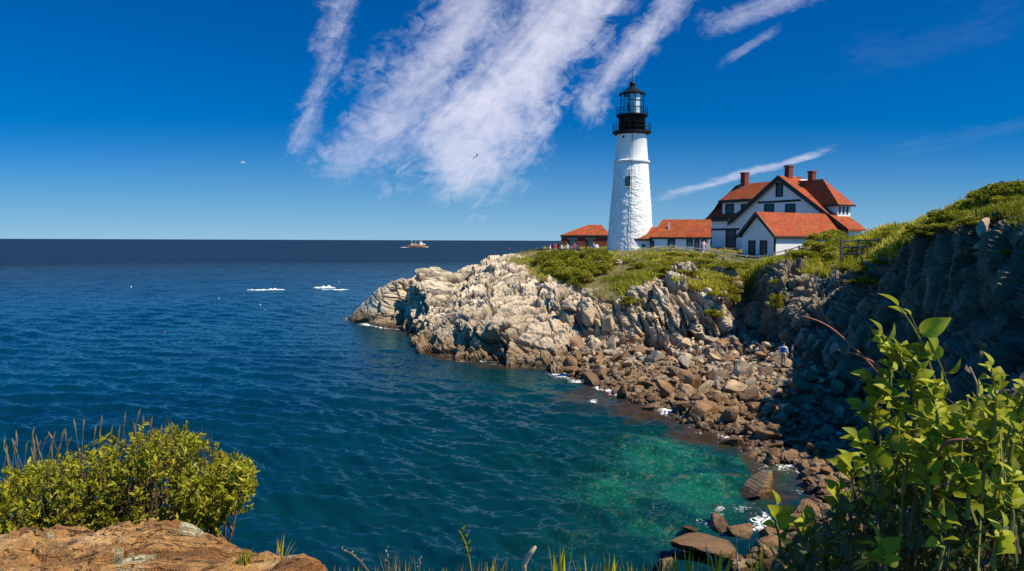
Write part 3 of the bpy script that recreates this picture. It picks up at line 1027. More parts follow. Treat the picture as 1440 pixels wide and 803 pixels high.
# ------------------------------------------------------------------ lighthouse
def lighthouse():
    base = at(886, 356, 105)
    s = base.y / F                         # metres per photo pixel at that distance
    GZ = 8.3
    t = thing('lighthouse', 'tall white conical stone lighthouse tower with black lantern house at the cliff edge', 'lighthouse', (base.x, base.y, GZ))

    def hz(py):
        return at(888, py, base.y).z - GZ
    zt, zb = hz(186), hz(228)
    # rough lower shaft with real unevenness
    sides, rows = 120, 130
    th = np.linspace(0, 2 * math.pi, sides, endpoint=False)
    zz = np.linspace(-1.0, zb, rows)
    rr = np.interp(zz, [-1, 0, zb * 0.5, zb], [3.65, 3.5, 2.98, 2.43])
    T, Z = np.meshgrid(th, zz)
    Rg = np.repeat(rr[:, None], sides, 1)
    pp = np.stack([np.cos(T) * Rg, np.sin(T) * Rg, Z], -1).reshape(-1, 3)
    R, o, e = blocks(pp, [[1, 0, 0], [0, 1, 0], [0, 0, 1]], (0.62, 0.62, 0.36), 5)
    amp = np.clip((zb - pp[:, 2]) / 3.0, 0.15, 1)
    d = (0.055 * (R[:, 0] - 0.5) - 0.02 * np.clip(1 - e / 0.2, 0, 1) + fbm(pp, 1.2, 3, 3) * 0.05) * amp
    pp[:, :2] *= (1 + d / Rg.reshape(-1))[:, None]
    ii = np.arange(rows * sides).reshape(rows, sides)
    f = np.stack([ii[:-1], np.roll(ii, -1, 1)[:-1], np.roll(ii, -1, 1)[1:], ii[1:]], -1).reshape(-1, 4)
    sh = link('stone_shaft', np_mesh('stone_shaft', pp, f, M['tower'], False), t)
    MB().lathe([(2.41, zb - 0.1), (2.4, zb + 0.4), (2.12, zt - 0.55), (2.2, zt - 0.45), (2.2, zt - 0.3), (2.32, zt - 0.2)], 72).build('upper_shaft', M['smooth_white'], t, True)
    MB().lathe([(2.3, zb - 0.22), (2.66, zb - 0.12), (2.70, zb + 0.10), (2.36, zb + 0.24)], 64).build('belt_course', M['smooth_white'], t)
    # gallery
    zg = zt - 0.2
    MB().lathe([(2.25, zg - 0.25), (2.72, zg), (2.82, zg + 0.06), (2.82, zg + 0.22), (1.9, zg + 0.24)], 48).build('gallery_deck', M['black_iron'], t)
    zd = hz(163)

    def railing(r, z0, h, n):
        g = MB()
        for k in range(n):
            a = 2 * math.pi * k / n + 0.1
            g.tube([(r * math.cos(a), r * math.sin(a), z0), (r * math.cos(a), r * math.sin(a), z0 + h)], 0.035, 5)
        for q in (0.5, 1.0):
            g.tube([(r * math.cos(2 * math.pi * k / 40), r * math.sin(2 * math.pi * k / 40), z0 + h * q) for k in range(41)], 0.028, 5, cap=False)
        return g
    railing(2.74, zg + 0.22, 1.15, 16).build('gallery_railing', M['black_iron'], t)
    MB().lathe([(1.95, zg + 0.2), (1.95, zd - 0.3), (2.02, zd - 0.25)], 48).build('watch_room', M['black_iron'], t, True)
    MB().lathe([(1.95, zd - 0.3), (2.25, zd - 0.1), (2.3, zd - 0.06), (2.3, zd + 0.1), (1.6, zd + 0.12)], 48).build('lantern_deck', M['black_iron'], t)
    railing(2.22, zd + 0.1, 0.95, 16).build('lantern_railing', M['black_iron'], t)
    zl0, zl1 = zd + 0.1, hz(133.5)
    n = 12
    lan = MB()
    for k in range(n):
        a = 2 * math.pi * k / n + 0.13
        lan.tube([(1.68 * math.cos(a), 1.68 * math.sin(a), zl0), (1.68 * math.cos(a), 1.68 * math.sin(a), zl1)], 0.045, 5)
    for q in (0.36, 0.68):
        z = zl0 + (zl1 - zl0) * q
        lan.tube([(1.68 * math.cos(2 * math.pi * k / n + 0.13), 1.68 * math.sin(2 * math.pi * k / n + 0.13), z) for k in range(n + 1)], 0.035, 5, cap=False)
    lf = lan.build('lantern_frame', M['black_iron'], t)
    gl = MB()
    for k in range(n):
        a, b = 2 * math.pi * k / n + 0.13, 2 * math.pi * (k + 1) / n + 0.13
        gl.add([(1.66 * math.cos(a), 1.66 * math.sin(a), zl0), (1.66 * math.cos(b), 1.66 * math.sin(b), zl0), (1.66 * math.cos(b), 1.66 * math.sin(b), zl1), (1.66 * math.cos(a), 1.66 * math.sin(a), zl1)], [(0, 1, 2, 3)])
    gl.build('glazing', M['clear'], lf)
    # white blanked panels towards the land
    bl = MB()
    for k in range(n):
        am = 2 * math.pi * (k + 0.5) / n + 0.13
        if math.cos(am + math.radians(30)) > 0.2:
            a, b = am - math.pi / n, am + math.pi / n
            for (z0, z1) in ((zl0 + 0.12, zl0 + (zl1 - zl0) * 0.35), (zl0 + (zl1 - zl0) * 0.38, zl0 + (zl1 - zl0) * 0.66), (zl0 + (zl1 - zl0) * 0.70, zl1 - 0.05)):
                bl.prism([(1.60 * math.cos(a), 1.60 * math.sin(a), z0), (1.60 * math.cos(b), 1.60 * math.sin(b), z0), (1.60 * math.cos(b), 1.60 * math.sin(b), z1), (1.60 * math.cos(a), 1.60 * math.sin(a), z1)], (-0.03 * math.cos(am), -0.03 * math.sin(am), 0))
    bl.build('lantern_panel', M['white_trim'], lf)
    MB().lathe([(0.35, zl0), (0.4, zl0 + 0.7), (0.75, zl0 + 0.8), (0.8, zl0 + 1.5), (0.45, zl0 + 2.2), (0.1, zl0 + 2.3)], 20).build('lens', M['black_iron'], t, True)
    z2 = hz(123)
    MB().lathe([(1.72, zl1 - 0.06), (1.95, zl1 - 0.02), (1.97, zl1 + 0.12), (1.45, zl1 + 0.40), (0.75, z2 - 0.1), (0.42, z2 + 0.1), (0.3, z2 + 0.25)], 36).build('lantern_roof', M['black_iron'], t)
    zbll = hz(118)
    MB().lathe([(0.2, z2 + 0.2), (0.24, zbll - 0.42), (0.44, zbll - 0.22), (0.46, zbll + 0.05), (0.3, zbll + 0.3), (0.1, zbll + 0.42)], 20).build('vent_ball', M['black_iron'], t, True)
    MB().tube([(0, 0, zbll + 0.3), (0, 0, hz(97))], [0.045, 0.02], 5).build('lightning_rod', M['black_iron'], t)
    # window, vent and cable on the side that faces the photographer
    cdir = math.atan2(-base.y, -base.x)

    def wall_pt(px, py, out=0.02):
        z = hz(py)
        r = np.interp(z, [0, zb * 0.5, zb, zb + 0.4, zt], [3.5, 2.98, 2.43, 2.4, 2.12])
        lat = (at(px, py, base.y).x - at(888, py, base.y).x) * 0.98
        ang = cdir + math.asin(max(-0.95, min(0.95, lat / r)))
        return ang, r, z
    a, r, z = wall_pt(883.6, 257)
    fr = MB()
    e1 = Vector((math.cos(a), math.sin(a), 0))
    tt = Vector((-math.sin(a), math.cos(a), 0))

    def wbox(mb, cz, w, h, d0, d1, mi=0):
        c0 = e1 * d0 + Vector((0, 0, cz))
        mb.prism([c0 + tt * -w + Vector((0, 0, -h)), c0 + tt * w + Vector((0, 0, -h)), c0 + tt * w + Vector((0, 0, h)), c0 + tt * -w + Vector((0, 0, h))], e1 * (d1 - d0), mi)
    wbox(fr, z, 0.34, 0.72, r - 0.3, r + 0.16)
    win = fr.build('window', M['trim'], t)
    g = MB()
    wbox(g, z, 0.24, 0.58, r + 0.1, r + 0.175)
    g.build('pane', M['glass'], win)
    sl = MB()
    wbox(sl, z - 0.78, 0.42, 0.06, r - 0.2, r + 0.26)
    sl.build('sill', M['smooth_white'], win)
    a, r, z = wall_pt(876.6, 194.5)
    e1 = Vector((math.cos(a), math.sin(a), 0))
    tt = Vector((-math.sin(a), math.cos(a), 0))
    v = MB()
    wbox(v, z, 0.14, 0.14, r - 0.2, r + 0.05)
    v.build('vent_hole', M['black_iron'], t)
    c = MB()
    pts = []
    for py in range(190, 356, 6):
        a, r, z = wall_pt(889 - (py - 190) * 0.006, py)
        r = r + 0.12
        if 222 < py < 233:
            r += 0.2
        pts.append((r * math.cos(a), r * math.sin(a), z))
    c.tube(pts, 0.035, 5)
    c.build('cable', M['fence_dark'], t)
    return t


lighthouse()


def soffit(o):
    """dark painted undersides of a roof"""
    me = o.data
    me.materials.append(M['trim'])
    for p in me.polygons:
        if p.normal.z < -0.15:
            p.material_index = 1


# ------------------------------------------------------------------ keeper's house
TH = math.radians(208)                       # direction the gable fronts face
NV = Vector((math.cos(TH), math.sin(TH), 0))
VV = -NV                                     # into the house
UU = Vector((VV.y, -VV.x, 0))                # along the front, to the right
HO = Vector((44.5, 100.0, 0))
HG = 7.6                                     # foot of the walls, a little under the turf


def h_w(u, v, z):
    return HO + UU * u + VV * v + Vector((0, 0, z))


def front(px, py, v=0.0):
    p = on_plane(px, py, h_w(0, v, 0), NV)
    return (p - HO).dot(UU), p.z


def sideu(px, py, u):
    p = on_plane(px, py, h_w(u, 0, 0), UU)
    return (p - HO).dot(VV), p.z


def house():
    t = thing('keepers_house', 'large white house with red hipped roofs, dark trim and three brick chimneys beside the lighthouse', 'house', (HO.x, HO.y, HG))
    off = Vector((HO.x, HO.y, HG))

    def X(p):                                # house coordinates (u, v, z) -> coordinates of the parent Empty
        return h_w(p.x, p.y, p.z) - off

    def B(mb, name, mat, parent=None, smooth=False):
        return mb.build(name, M[mat], parent or t, smooth, xf=X)

    au, az = front(1098, 247)
    ru, rz = 0.0, 14.45                      # where the porch-wing ridge meets the right rake
    slope = (az - rz) / (ru - au)
    ul = front(1000, 330)[0]                 # left corner of the front
    eave_r = 3.3
    vb = 9.0

    def rz_at(u):
        return az - abs(u - au) * slope
    # walls ----------------------------------------------------------
    w = MB()
    ze_l = 14.2
    ur_w = eave_r - 0.5
    zr_w = rz_at(ur_w) - 0.15
    gl_u = au - (az - ze_l) / slope
    w.prism([(au, 0, HG), (ur_w, 0, HG), (ur_w, 0, zr_w), (au, 0, az - 0.3)], (0, 3.0, 0))
    w.prism([(ul, 0, HG), (au, 0, HG), (au, 0, az - 0.3), (gl_u, 0, ze_l), (ul, 0, ze_l)], (0, vb - 0.6, 0))
    B(w, 'wall', 'stucco')
    # main gabled roof, two slabs with thickness ---------------------------------
    th = 0.28
    rf = MB()
    vo = -0.55
    vback = 3.3
    rf.prism([(au, vo, az), (eave_r, vo, rz_at(eave_r)), (eave_r, vo, rz_at(eave_r) - th), (au, vo, az - th * 1.25)], (0, vback - vo, 0))
    rf.prism([(au - 0.002, vo, az), (gl_u - 0.7, vo, ze_l - 0.5), (gl_u - 0.7, vo, ze_l - 0.5 - th), (au - 0.002, vo, az - th * 1.25)], (0, vback - vo + 1.5, 0))
    roof = B(rf, 'roof', 'roof')
    soffit(roof)
    # barge boards
    bb = MB()
    dpt = 0.62
    bb.prism([(au, vo - 0.08, az + 0.06), (eave_r + 0.05, vo - 0.08, rz_at(eave_r + 0.05) + 0.06), (eave_r + 0.05, vo - 0.08, rz_at(eave_r + 0.05) - dpt), (au, vo - 0.08, az - dpt * 1.2)], (0, 0.075, 0))
    bb.prism([(au - 0.004, vo - 0.08, az + 0.06), (gl_u - 0.9, vo - 0.08, az + 0.06 - (au - gl_u + 0.9) * slope), (gl_u - 0.9, vo - 0.08, az - dpt - (au - gl_u + 0.9) * slope), (au - 0.004, vo - 0.08, az - dpt * 1.2)], (0, 0.075, 0))
    B(bb, 'barge_board', 'trim', roof)
    # left hipped wing -----------------------------------------------------------
    ue = ul - 0.9
    zr = 20.0
    ve = -0.45
    vr = 3.6
    ur0 = front(1040, 258, 3.6)[0]
    lf = MB()
    z_e = 14.35
    d0u = front(1014, 290)[0]
    dr_z = front(1036, 281, 0.3)[1]
    # front skirt, hip end, back
    lf.add([(ue, ve, z_e), (gl_u + 1.0, ve, z_e), (gl_u + 1.0, ve + 1.0, z_e + 1.0), (d0u, ve + 1.0, z_e + 1.0),
            (d0u - 0.3, vr - 0.2, zr - 0.2), (ur0, vr, zr), (ue, 2 * vr - ve, z_e), (au - 2, vr, zr), (au - 2, 2 * vr - ve, z_e)],
           [(0, 1, 2, 3), (0, 3, 4), (0, 4, 5, 6), (5, 7, 8, 6)])
    # slab of the long dormer roof
    lf.prism([(d0u - 0.35, -0.15, dr_z), (gl_u + 4.5, -0.15, dr_z), (au - 1.0, vr, zr + 0.02), (ur0 - 0.2, vr, zr + 0.02)], (0, 0, -0.22))
    # hip cheek left of the dormer
    lf.add([(d0u - 0.35, -0.1, dr_z - 0.05), (ur0 - 0.2, vr, zr), (ue + 0.4, ve + 0.4, z_e + 0.3)], [(0, 1, 2)])
    roof2 = B(lf, 'hipped_roof', 'roof')
    eb = MB()
    eb.box(ue - 0.05, gl_u - 0.9, ve - 0.1, ve - 0.02, z_e - 0.55, z_e + 0.06)
    eb.box(d0u - 0.4, gl_u + 3.2, -0.27, -0.19, dr_z - 0.42, dr_z + 0.05)
    B(eb, 'eave_board', 'trim', roof2)
    dw = MB()
    dw.box(d0u, gl_u + 3.5, 0.25, 3.4, z_e + 0.5, dr_z - 0.1)
    dorm = B(dw, 'long_dormer', 'clap')
    db = MB()
    db.box(d0u - 0.12, d0u + 0.06, 0.17, 0.27, z_e + 0.7, dr_z - 0.2)
    B(db, 'corner_board', 'trim', dorm)

    # windows ---------------------------------------------------------------------
    def window(px0, py0, px1, py1, v, parent=None, bars=1):
        u0, z1 = front(px0, py0, v)
        u1, z0 = front(px1, py1, v)
        f = MB()
        fw = 0.24
        f.box(u0, u1, v - 0.10, v + 0.1, z1 - fw, z1)
        f.box(u0, u1, v - 0.10, v + 0.1, z0, z0 + fw)
        f.box(u0, u0 + fw, v - 0.098, v + 0.1, z0 + fw, z1 - fw)
        f.box(u1 - fw, u1, v - 0.098, v + 0.1, z0 + fw, z1 - fw)
        if bars:
            zm = (z0 + z1) / 2
            f.box(u0 + fw, u1 - fw, v - 0.07, v + 0.05, zm - 0.05, zm + 0.05)
        wf = B(f, 'window', 'trim', parent)
        p = MB()
        p.box(u0 + fw, u1 - fw, v - 0.03, v + 0.06, z0 + fw, z1 - fw)
        B(p, 'pane', 'glass', wf)
        return wf
    window(1091.5, 257.5, 1101, 276.5, 0)
    window(1075, 287, 1088.5, 300, 0)
    window(1104.5, 287, 1118.5, 300, 0)
    window(1021, 323, 1035, 348, 0)
    window(1020.5, 287, 1032, 300.5, 0.25, dorm)
    window(1042.5, 287, 1053.5, 301, 0.25, dorm)
    # trim bands across the front
    uA, zA = front(1066, 285)
    uB, _ = front(1126, 285)
    B(MB().box(uA, uB, -0.07, 0.05, zA - 0.16, zA + 0.16), 'trim_band', 'trim')
    _, zB = front(1020, 322.5)
    B(MB().box(ul - 0.02, front(1040, 322)[0], -0.07, 0.05, zB - 0.16, zB + 0.16), 'trim_band', 'trim')
    B(MB().box(ul - 0.05, ul + 0.15, -0.075, 0.1, HG, zB - 0.16), 'corner_board', 'trim')
    _, zC = front(1020, 357.5)
    B(MB().box(ul + 0.15, front(1050, 322)[0], -0.05, 0.05, zC - 0.14, zC + 0.14), 'trim_band', 'trim')
    # front porch wing with its own gable ----------------------------------------------
    wf0 = on_plane(1063.6, 297.7, Vector((32.1, 93.4, 0)), NV)
    vw = (wf0 - HO).dot(VV)
    wu, wz = front(1063.6, 297.7, vw)
    eru, erz = front(1090.8, 332.5, vw)
    elu, elz = front(1037.5, 330.5, vw)
    erz = (erz + elz) / 2
    half = (eru - elu) / 2
    wsl = (wz - erz) / half
    ww = MB()
    wl, wr = wu - half + 0.55, wu + half - 0.35
    ww.prism([(wl, vw + 0.4, HG - 0.6), (wr, vw + 0.4, HG - 0.6), (wr, vw + 0.4, erz + 0.1), (wu, vw + 0.4, wz - 0.35), (wl, vw + 0.4, erz + 0.1)], (0, -vw - 0.41, 0))
    wing = B(ww, 'wing_wall', 'clap')
    wr_ = MB()
    wr_.prism([(wu, vw - 0.1, wz), (wu + half, vw - 0.1, erz), (wu + half, vw - 0.1, erz - 0.2), (wu, vw - 0.1, wz - 0.3)], (0, -vw + 0.05, 0))
    wr_.prism([(wu - 0.002, vw - 0.1, wz), (wu - half, vw - 0.1, erz), (wu - half, vw - 0.1, erz - 0.2), (wu - 0.002, vw - 0.1, wz - 0.3)], (0, -vw + 0.05, 0))
    wroof = B(wr_, 'wing_roof', 'roof')
    soffit(wroof)
    wb = MB()
    for s in (1, -1):
        wb.prism([(wu + 0.002 * s, vw - 0.19, wz + 0.05), (wu + s * (half + 0.06), vw - 0.19, erz + 0.0), (wu + s * (half + 0.06), vw - 0.19, erz - 0.42), (wu + 0.002 * s, vw - 0.19, wz - 0.5)], (0, 0.085, 0))
    wb.box(wu + half - 0.05, wu + half + 0.06, vw, -0.1, erz - 0.38, erz - 0.1)
    wb.box(wr - 0.18, wr + 0.05, vw + 0.33, vw + 0.5, HG - 0.5, erz - 0.1)
    B(wb, 'barge_board', 'trim', wroof)
    window(1053, 338, 1062, 361, vw + 0.4, wing)
    window(1069, 338, 1078.5, 361, vw + 0.4, wing)
    # small low window in the side of the wing
    v0, zt_ = sideu(1127, 347.5, wr)
    v1, zb_ = sideu(1140, 353, wr)
    sw = MB()
    sw.box(wr - 0.05, wr + 0.07, v0, v1, zb_, zt_)
    f_ = B(sw, 'window', 'trim', wing)
    sp = MB()
    sp.box(wr + 0.02, wr + 0.085, v0 + 0.12, v1 - 0.12, zb_ + 0.1, zt_ - 0.1)
    B(sp, 'pane', 'glass', f_)
    # dormer on the right slope, steep hipped roof, three windows ------------------------
    ud, vd0, vd1 = 0.6, 0.8, 3.5
    zd0, zd1 = rz_at(ud) - 0.3, 15.75
    dd = MB()
    dd.prism([(ud, vd0, zd0), (ud, vd0, zd1), (au + (az - zd1) / slope - 0.5, vd0, zd1), (ud - 0.6, vd0, zd0)], (0, vd1 - vd0, 0))
    dor = B(dd, 'right_dormer', 'clap')
    dwn = MB()
    n = 3
    for k in range(n):
        y0 = vd0 + 0.22 + k * (vd1 - vd0 - 0.3) / n
        dwn.box(ud - 0.02, ud + 0.06, y0, y0 + 0.42, zd0 + 0.55, zd1 - 0.35)
        f = MB()
        f.box(ud - 0.02, ud + 0.05, y0, y0 + 0.36, zd0 + 0.6, zd1 - 0.35)
        B(f, 'window', 'trim', dor)
    dr = MB()
    vm = (vd0 + vd1) / 2
    o_ = 0.45
    zk = 19.55
    ub = au + (az - zd1) / slope
    dr.add([(ud + o_, vd0 - o_, zd1 - 0.1), (ud + o_, vd1 + o_, zd1 - 0.1), (-3.1, vm, zk), (au + (az - zk) / slope - 0.4, vm, zk), (ub - 0.6, vd0 - o_, zd1 - 0.1), (ub - 0.6, vd1 + o_, zd1 - 0.1)],
           [(0, 1, 2), (0, 2, 3, 4), (1, 5, 3, 2), (0, 4, 5, 1)])
    drf = B(dr, 'dormer_roof', 'roof', dor)
    de = MB()
    de.box(ud + o_ - 0.02, ud + o_ + 0.06, vd0 - o_, vd1 + o_, zd1 - 0.32, zd1 - 0.08)
    de.box(ub - 0.4, ud + o_ - 0.03, vd0 - o_ - 0.06, vd0 - o_ + 0.02, zd1 - 0.32, zd1 - 0.08)
    B(de, 'eave_board', 'trim', drf)
    # chimneys
    for px, py0, py1, v, wd in ((1047.5, 242.5, 262, 3.6, 0.95), (1109.5, 232.5, 254, 1.5, 0.85), (1142, 240.5, 256, 2.6, 0.8)):
        u0, z1 = front(px, py0, v)
        _, z0 = front(px, py1, v)
        c = MB()
        c.box(u0 - wd / 2, u0 + wd / 2, v - wd / 2, v + wd / 2, z0 - 1.5, z1 - 0.25)
        c.box(u0 - wd / 2 - 0.08, u0 + wd / 2 + 0.08, v - wd / 2 - 0.08, v + wd / 2 + 0.08, z1 - 0.25, z1)
        ch = B(c, 'chimney', 'brick', roof)
        fl = MB()
        fl.box(u0 - wd / 2 - 0.12, u0 + wd / 2 + 0.12, v - wd / 2 - 0.12, v + wd / 2 + 0.12, z0 - 0.35, z0 + 0.02)
        B(fl, 'flashing', 'white_trim', ch)
    # dark round vent hood at the right eave
    p = at(1127, 326, 92)
    return t


house()


# ------------------------------------------------------------------ low passage building between tower and house
def passage():
    ang = math.radians(258)
    nv = Vector((math.cos(ang), math.sin(ang), 0))
    vv = -nv
    uu = Vector((vv.y, -vv.x, 0))
    o = at(1000, 350, 99.5)
    o.z = 0
    off = Vector((o.x, o.y, HG))
    t = thing('passage_building', 'long low white passage with red roof linking the lighthouse tower and the house', 'building', off)

    def fr(px, py, v=0.0):
        p = on_plane(px, py, o + vv * v, nv)
        return (p - o).dot(uu), p.z

    def X(p):
        return o + uu * p.x + vv * p.y + Vector((0, 0, p.z)) - off
    ua, ub, uc = fr(893.5, 345)[0], fr(917, 345)[0], fr(985, 345)[0]
    ue_, ze = fr(917, 333.5)
    _, zr = fr(930, 308.5, 2.6)
    urL = fr(932, 309, 2.6)[0]
    urR = fr(1000, 309, 2.6)[0]
    w = MB()
    w.box(ub, uc + 1.3, 0.0, 4.6, HG, ze + 0.05)
    w.build('wall', M['clap'], t, xf=X)
    r = MB()
    r.add([(ue_ - 0.3, -0.12, ze), (uc - 0.2, -0.12, ze), (urR, 2.6, zr), (urL, 2.6, zr), (ue_ - 0.3, 5.0, ze), (urR, 5.0, ze), (uc + 1.45, -0.12, ze)],
          [(0, 1, 2, 3), (0, 3, 4), (3, 2, 5, 4), (1, 6, 2), (6, 5, 2)])
    rf = r.build('roof', M['roof'], t, xf=X)
    e = MB()
    e.box(ue_ - 0.3, uc + 1.45, -0.18, -0.11, ze - 0.26, ze + 0.02)
    e.build('eave_board', M['trim'], rf, xf=X)
    # lower end by the tower
    _, ze2 = fr(900, 336)
    _, zr2 = fr(915, 319, 2.0)
    w2 = MB()
    w2.box(ua, ub - 0.01, 0.35, 4.2, HG, ze2 + 0.05)
    w2.build('lower_wall', M['clap'], t, xf=X)
    r2 = MB()
    u2L = fr(912, 319, 2.2)[0]
    r2.add([(ua - 0.3, 0.05, ze2), (ub + 0.05, 0.05, ze2), (ub + 1.2, 2.2, zr2), (u2L, 2.2, zr2), (ua - 0.3, 4.4, ze2), (ub + 1.2, 4.4, ze2)],
           [(0, 1, 2, 3), (0, 3, 4), (3, 2, 5, 4)])
    rr2 = r2.build('lower_roof', M['roof'], t, xf=X)
    e2 = MB()
    e2.box(ua - 0.3, ub + 0.05, -0.03, 0.045, ze2 - 0.25, ze2 + 0.02)
    e2.build('eave_board', M['trim'], rr2, xf=X)
    # dark doors and windows in the front
    for px0, px1, py0, py1, nm, gl in ((914, 919.8, 338.5, 357, 'door', 0), (939, 949, 335.5, 357, 'door', 1), (965.5, 974, 335.5, 346.5, 'window', 1), (903, 907, 343.5, 347.5, 'window', 0), (976.5, 983, 336, 357, 'door', 1), (986.5, 993, 336, 357, 'door', 1)):
        v = 0.0 if px0 > 910 else 0.35
        u0, z1 = fr(px0, py0, v)
        u1, z0 = fr(px1, py1, v)
        b = MB()
        b.box(u0, u1, v - 0.08, v + 0.1, z0, z1)
        d = b.build(nm, M['trim'], t, xf=X)
        if gl:
            g = MB()
            q = (u1 - u0) * 0.22
            g.box(u0 + q, u1 - q, v - 0.095, v, max(z0, z1 - 1.25), z1 - 0.22)
            g.build('pane', M['glass'], d, xf=X)
    # little white roof vent
    u0, z0 = fr(941, 320, 1.3)
    p = MB()
    p.box(u0 - 0.09, u0 + 0.09, 1.1, 1.3, z0 - 0.8, z0 + 0.75)
    p.box(u0 - 0.3, u0 - 0.1, 1.1, 1.3, z0 - 0.8, z0 - 0.3)
    p.build('vent_pipe', M['white_trim'], rf, xf=X)


passage()


# ------------------------------------------------------------------ brick building left of the tower
def brick_house():
    ang = math.radians(264)
    nv = Vector((math.cos(ang), math.sin(ang), 0))
    vv = -nv
    uu = Vector((vv.y, -vv.x, 0))
    o = at(789, 345, 124)
    o.z = 0
    off = Vector((o.x, o.y, HG))
    t = thing('brick_building', 'low dark red brick building with orange hipped roof left of the lighthouse', 'building', off)

    def fr(px, py, v=0.0):
        p = on_plane(px, py, o + vv * v, nv)
        return (p - o).dot(uu), p.z

    def X(p):
        return o + uu * p.x + vv * p.y + Vector((0, 0, p.z)) - off
    u1 = fr(858, 340)[0]
    _, ze = fr(790, 330.5)
    D_ = 6.5
    w = MB()
    w.box(0, u1, 0, D_, HG, ze + 0.02)
    w.build('wall', M['brick'], t, xf=X)
    ua, zr = fr(827, 316, D_ / 2)
    r = MB()
    q = 0.14
    r.add([(-q, -q, ze), (u1 + q, -q, ze), (u1 + q, D_ + q, ze), (-q, D_ + q, ze), (ua, D_ / 2, zr), (u1 - 1.5, D_ / 2, zr)],
          [(0, 1, 5, 4), (1, 2, 5), (2, 3, 4, 5), (3, 0, 4), (0, 3, 2, 1)])
    rf = r.build('roof', M['roof'], t, xf=X)
    e = MB()
    e.box(-q, u1 + q, -q - 0.06, -q + 0.02, ze - 0.3, ze - 0.01)
    e.build('eave_board', M['trim'], rf, xf=X)
    for px0, px1 in ((800, 810.5), (825.5, 835.5)):
        u0, z1 = fr(px0, 336.5)
        u2, z0 = fr(px1, 349)
        f = MB()
        f.box(u0, u2, -0.1, 0.1, z0, z1)
        wn = f.build('window', M['trim'], t, xf=X)
        g = MB()
        g.box(u0 + 0.2, u2 - 0.2, -0.125, 0, z0 + 0.2, z1 - 0.2)
        g.build('pane', M['glass'], wn, xf=X)
        li = MB()
        li.box(u0 - 0.2, u2 + 0.2, -0.08, 0.05, z1 + 0.01, z1 + 0.22)
        li.build('lintel', M['fence'], wn, xf=X)


brick_house()


# ------------------------------------------------------------------ fences and the small wall
def fence(name, label, pts, post_px, rails, mat, post_w=0.075, rail_r=0.045):
    """pts: list of (px, py of the top rail, Y, height in metres); a post at each point, rails between"""
    P_ = [at(px, py, Y) for px, py, Y, h in pts]
    t = thing(name, label, 'fence', (P_[0].x, P_[0].y, P_[0].z - pts[0][3]))
    o = Vector(t.location)
    for p, q in zip(P_, pts):
        b = MB()
        p = p - o
        b.box(p.x - post_w, p.x + post_w, p.y - post_w, p.y + post_w, p.z - q[3] - 0.4, p.z + 0.10)
        b.build('post', M[mat], t)
    for k in range(rails):
        r = MB()
        for a, b, qa, qb in zip(P_[:-1], P_[1:], pts[:-1], pts[1:]):
            da, db = qa[3] * 0.42 * k, qb[3] * 0.42 * k
            A_, B_ = a - o - Vector((0, 0, da)), b - o - Vector((0, 0, db))
            m_ = (A_ + B_) / 2 - Vector((0, 0, 0.03))
            r.tube([A_, m_, B_], rail_r, 6)
        r.build('rail', M[mat], t)
    return t


fence('rail_fence', 'long pale post and rail fence winding along the cliff top below the white house', [
    (872, 353, 93, 1.1), (889, 353, 92.5, 1.1), (905, 351.5, 92, 1.1), (924, 348.5, 91, 1.1), (943, 345.5, 90, 1.1), (963, 347, 89, 1.1), (985, 350, 88, 1.1),
    (1007, 353.5, 86.5, 1.1), (1030, 357, 85, 1.15), (1050, 360, 84, 1.15), (1068, 360.5, 83, 1.15), (1088, 356, 81, 1.15), (1105, 352, 79, 1.1), (1124, 346.5, 77, 1.1), (1148, 345, 75, 1.1)], 0, 3, 'fence', 0.09, 0.055)
fence('white_fence', 'low white fence in front of the brick building where visitors stand', [
    (770, 355.5, 108, 0.95), (779, 354, 107.5, 0.95), (788, 353.5, 107, 0.95), (797, 353.5, 106.5, 0.95), (807, 354, 106, 0.95), (818, 354, 105, 0.95), (830, 354.5, 103, .95), (843, 355, 100, .95), (856, 354, 97, .95)], 0, 3, 'fence_white', 0.09, 0.07)
fence('rail_fence', 'grey three rail fence on the grass bank right of the house', [
    (1184, 338.5, 57, 1.25), (1208, 338, 56.5, 1.25), (1236.5, 337, 54, 1.3), (1260, 336, 50.5, 1.3), (1283, 334, 47.5, 1.2)], 0, 3, 'fence_dark', 0.09, 0.06)
fence('rail_fence', 'dark two rail fence at the top of the hill above the cliff', [
    (1361, 300, 40, 1.2), (1392, 297, 39, 1.2), (1423, 294.5, 38, 1.2), (1460, 294, 37, 1.2)], 0, 2, 'fence_dark', 0.06, 0.045)

a_, b_ = at(1016, 381, 75), at(1057, 381.5, 74)
wl = MB()
wl.box(0, (b_ - a_).length, 0, 0.5, -2.2, -0.12)
wall_o = wl.build('retaining_wall', M['b_dark'], None)  # shade on the concrete face is put into this dark colour
wall_o.location = a_
wall_o.rotation_euler = (0, 0, math.atan2(b_.y - a_.y, b_.x - a_.x))
cp = MB()
cp.box(-0.1, (b_ - a_).length + 0.1, -0.08, 0.6, -0.12, 0.06)
cp.build('coping', M['b_tan'], wall_o)
tag(wall_o, 'retaining wall, face painted dark as shade, with a pale flat coping in the grass slope below the house', 'wall')
# ------------------------------------------------------------------ scattering helpers
def rand_unit(n):
    v = rng.normal(size=(n, 3))
    return v / np.linalg.norm(v, axis=1, keepdims=True)


def frames(axis, up):
    """rotation matrices whose Y is the axis and whose Z is near the given normal"""
    y = axis / (np.linalg.norm(axis, axis=1, keepdims=True) + 1e-9)
    x = np.cross(y, up)
    x /= np.linalg.norm(x, axis=1, keepdims=True) + 1e-9
    z = np.cross(x, y)
    return np.stack([x, y, z], 2)


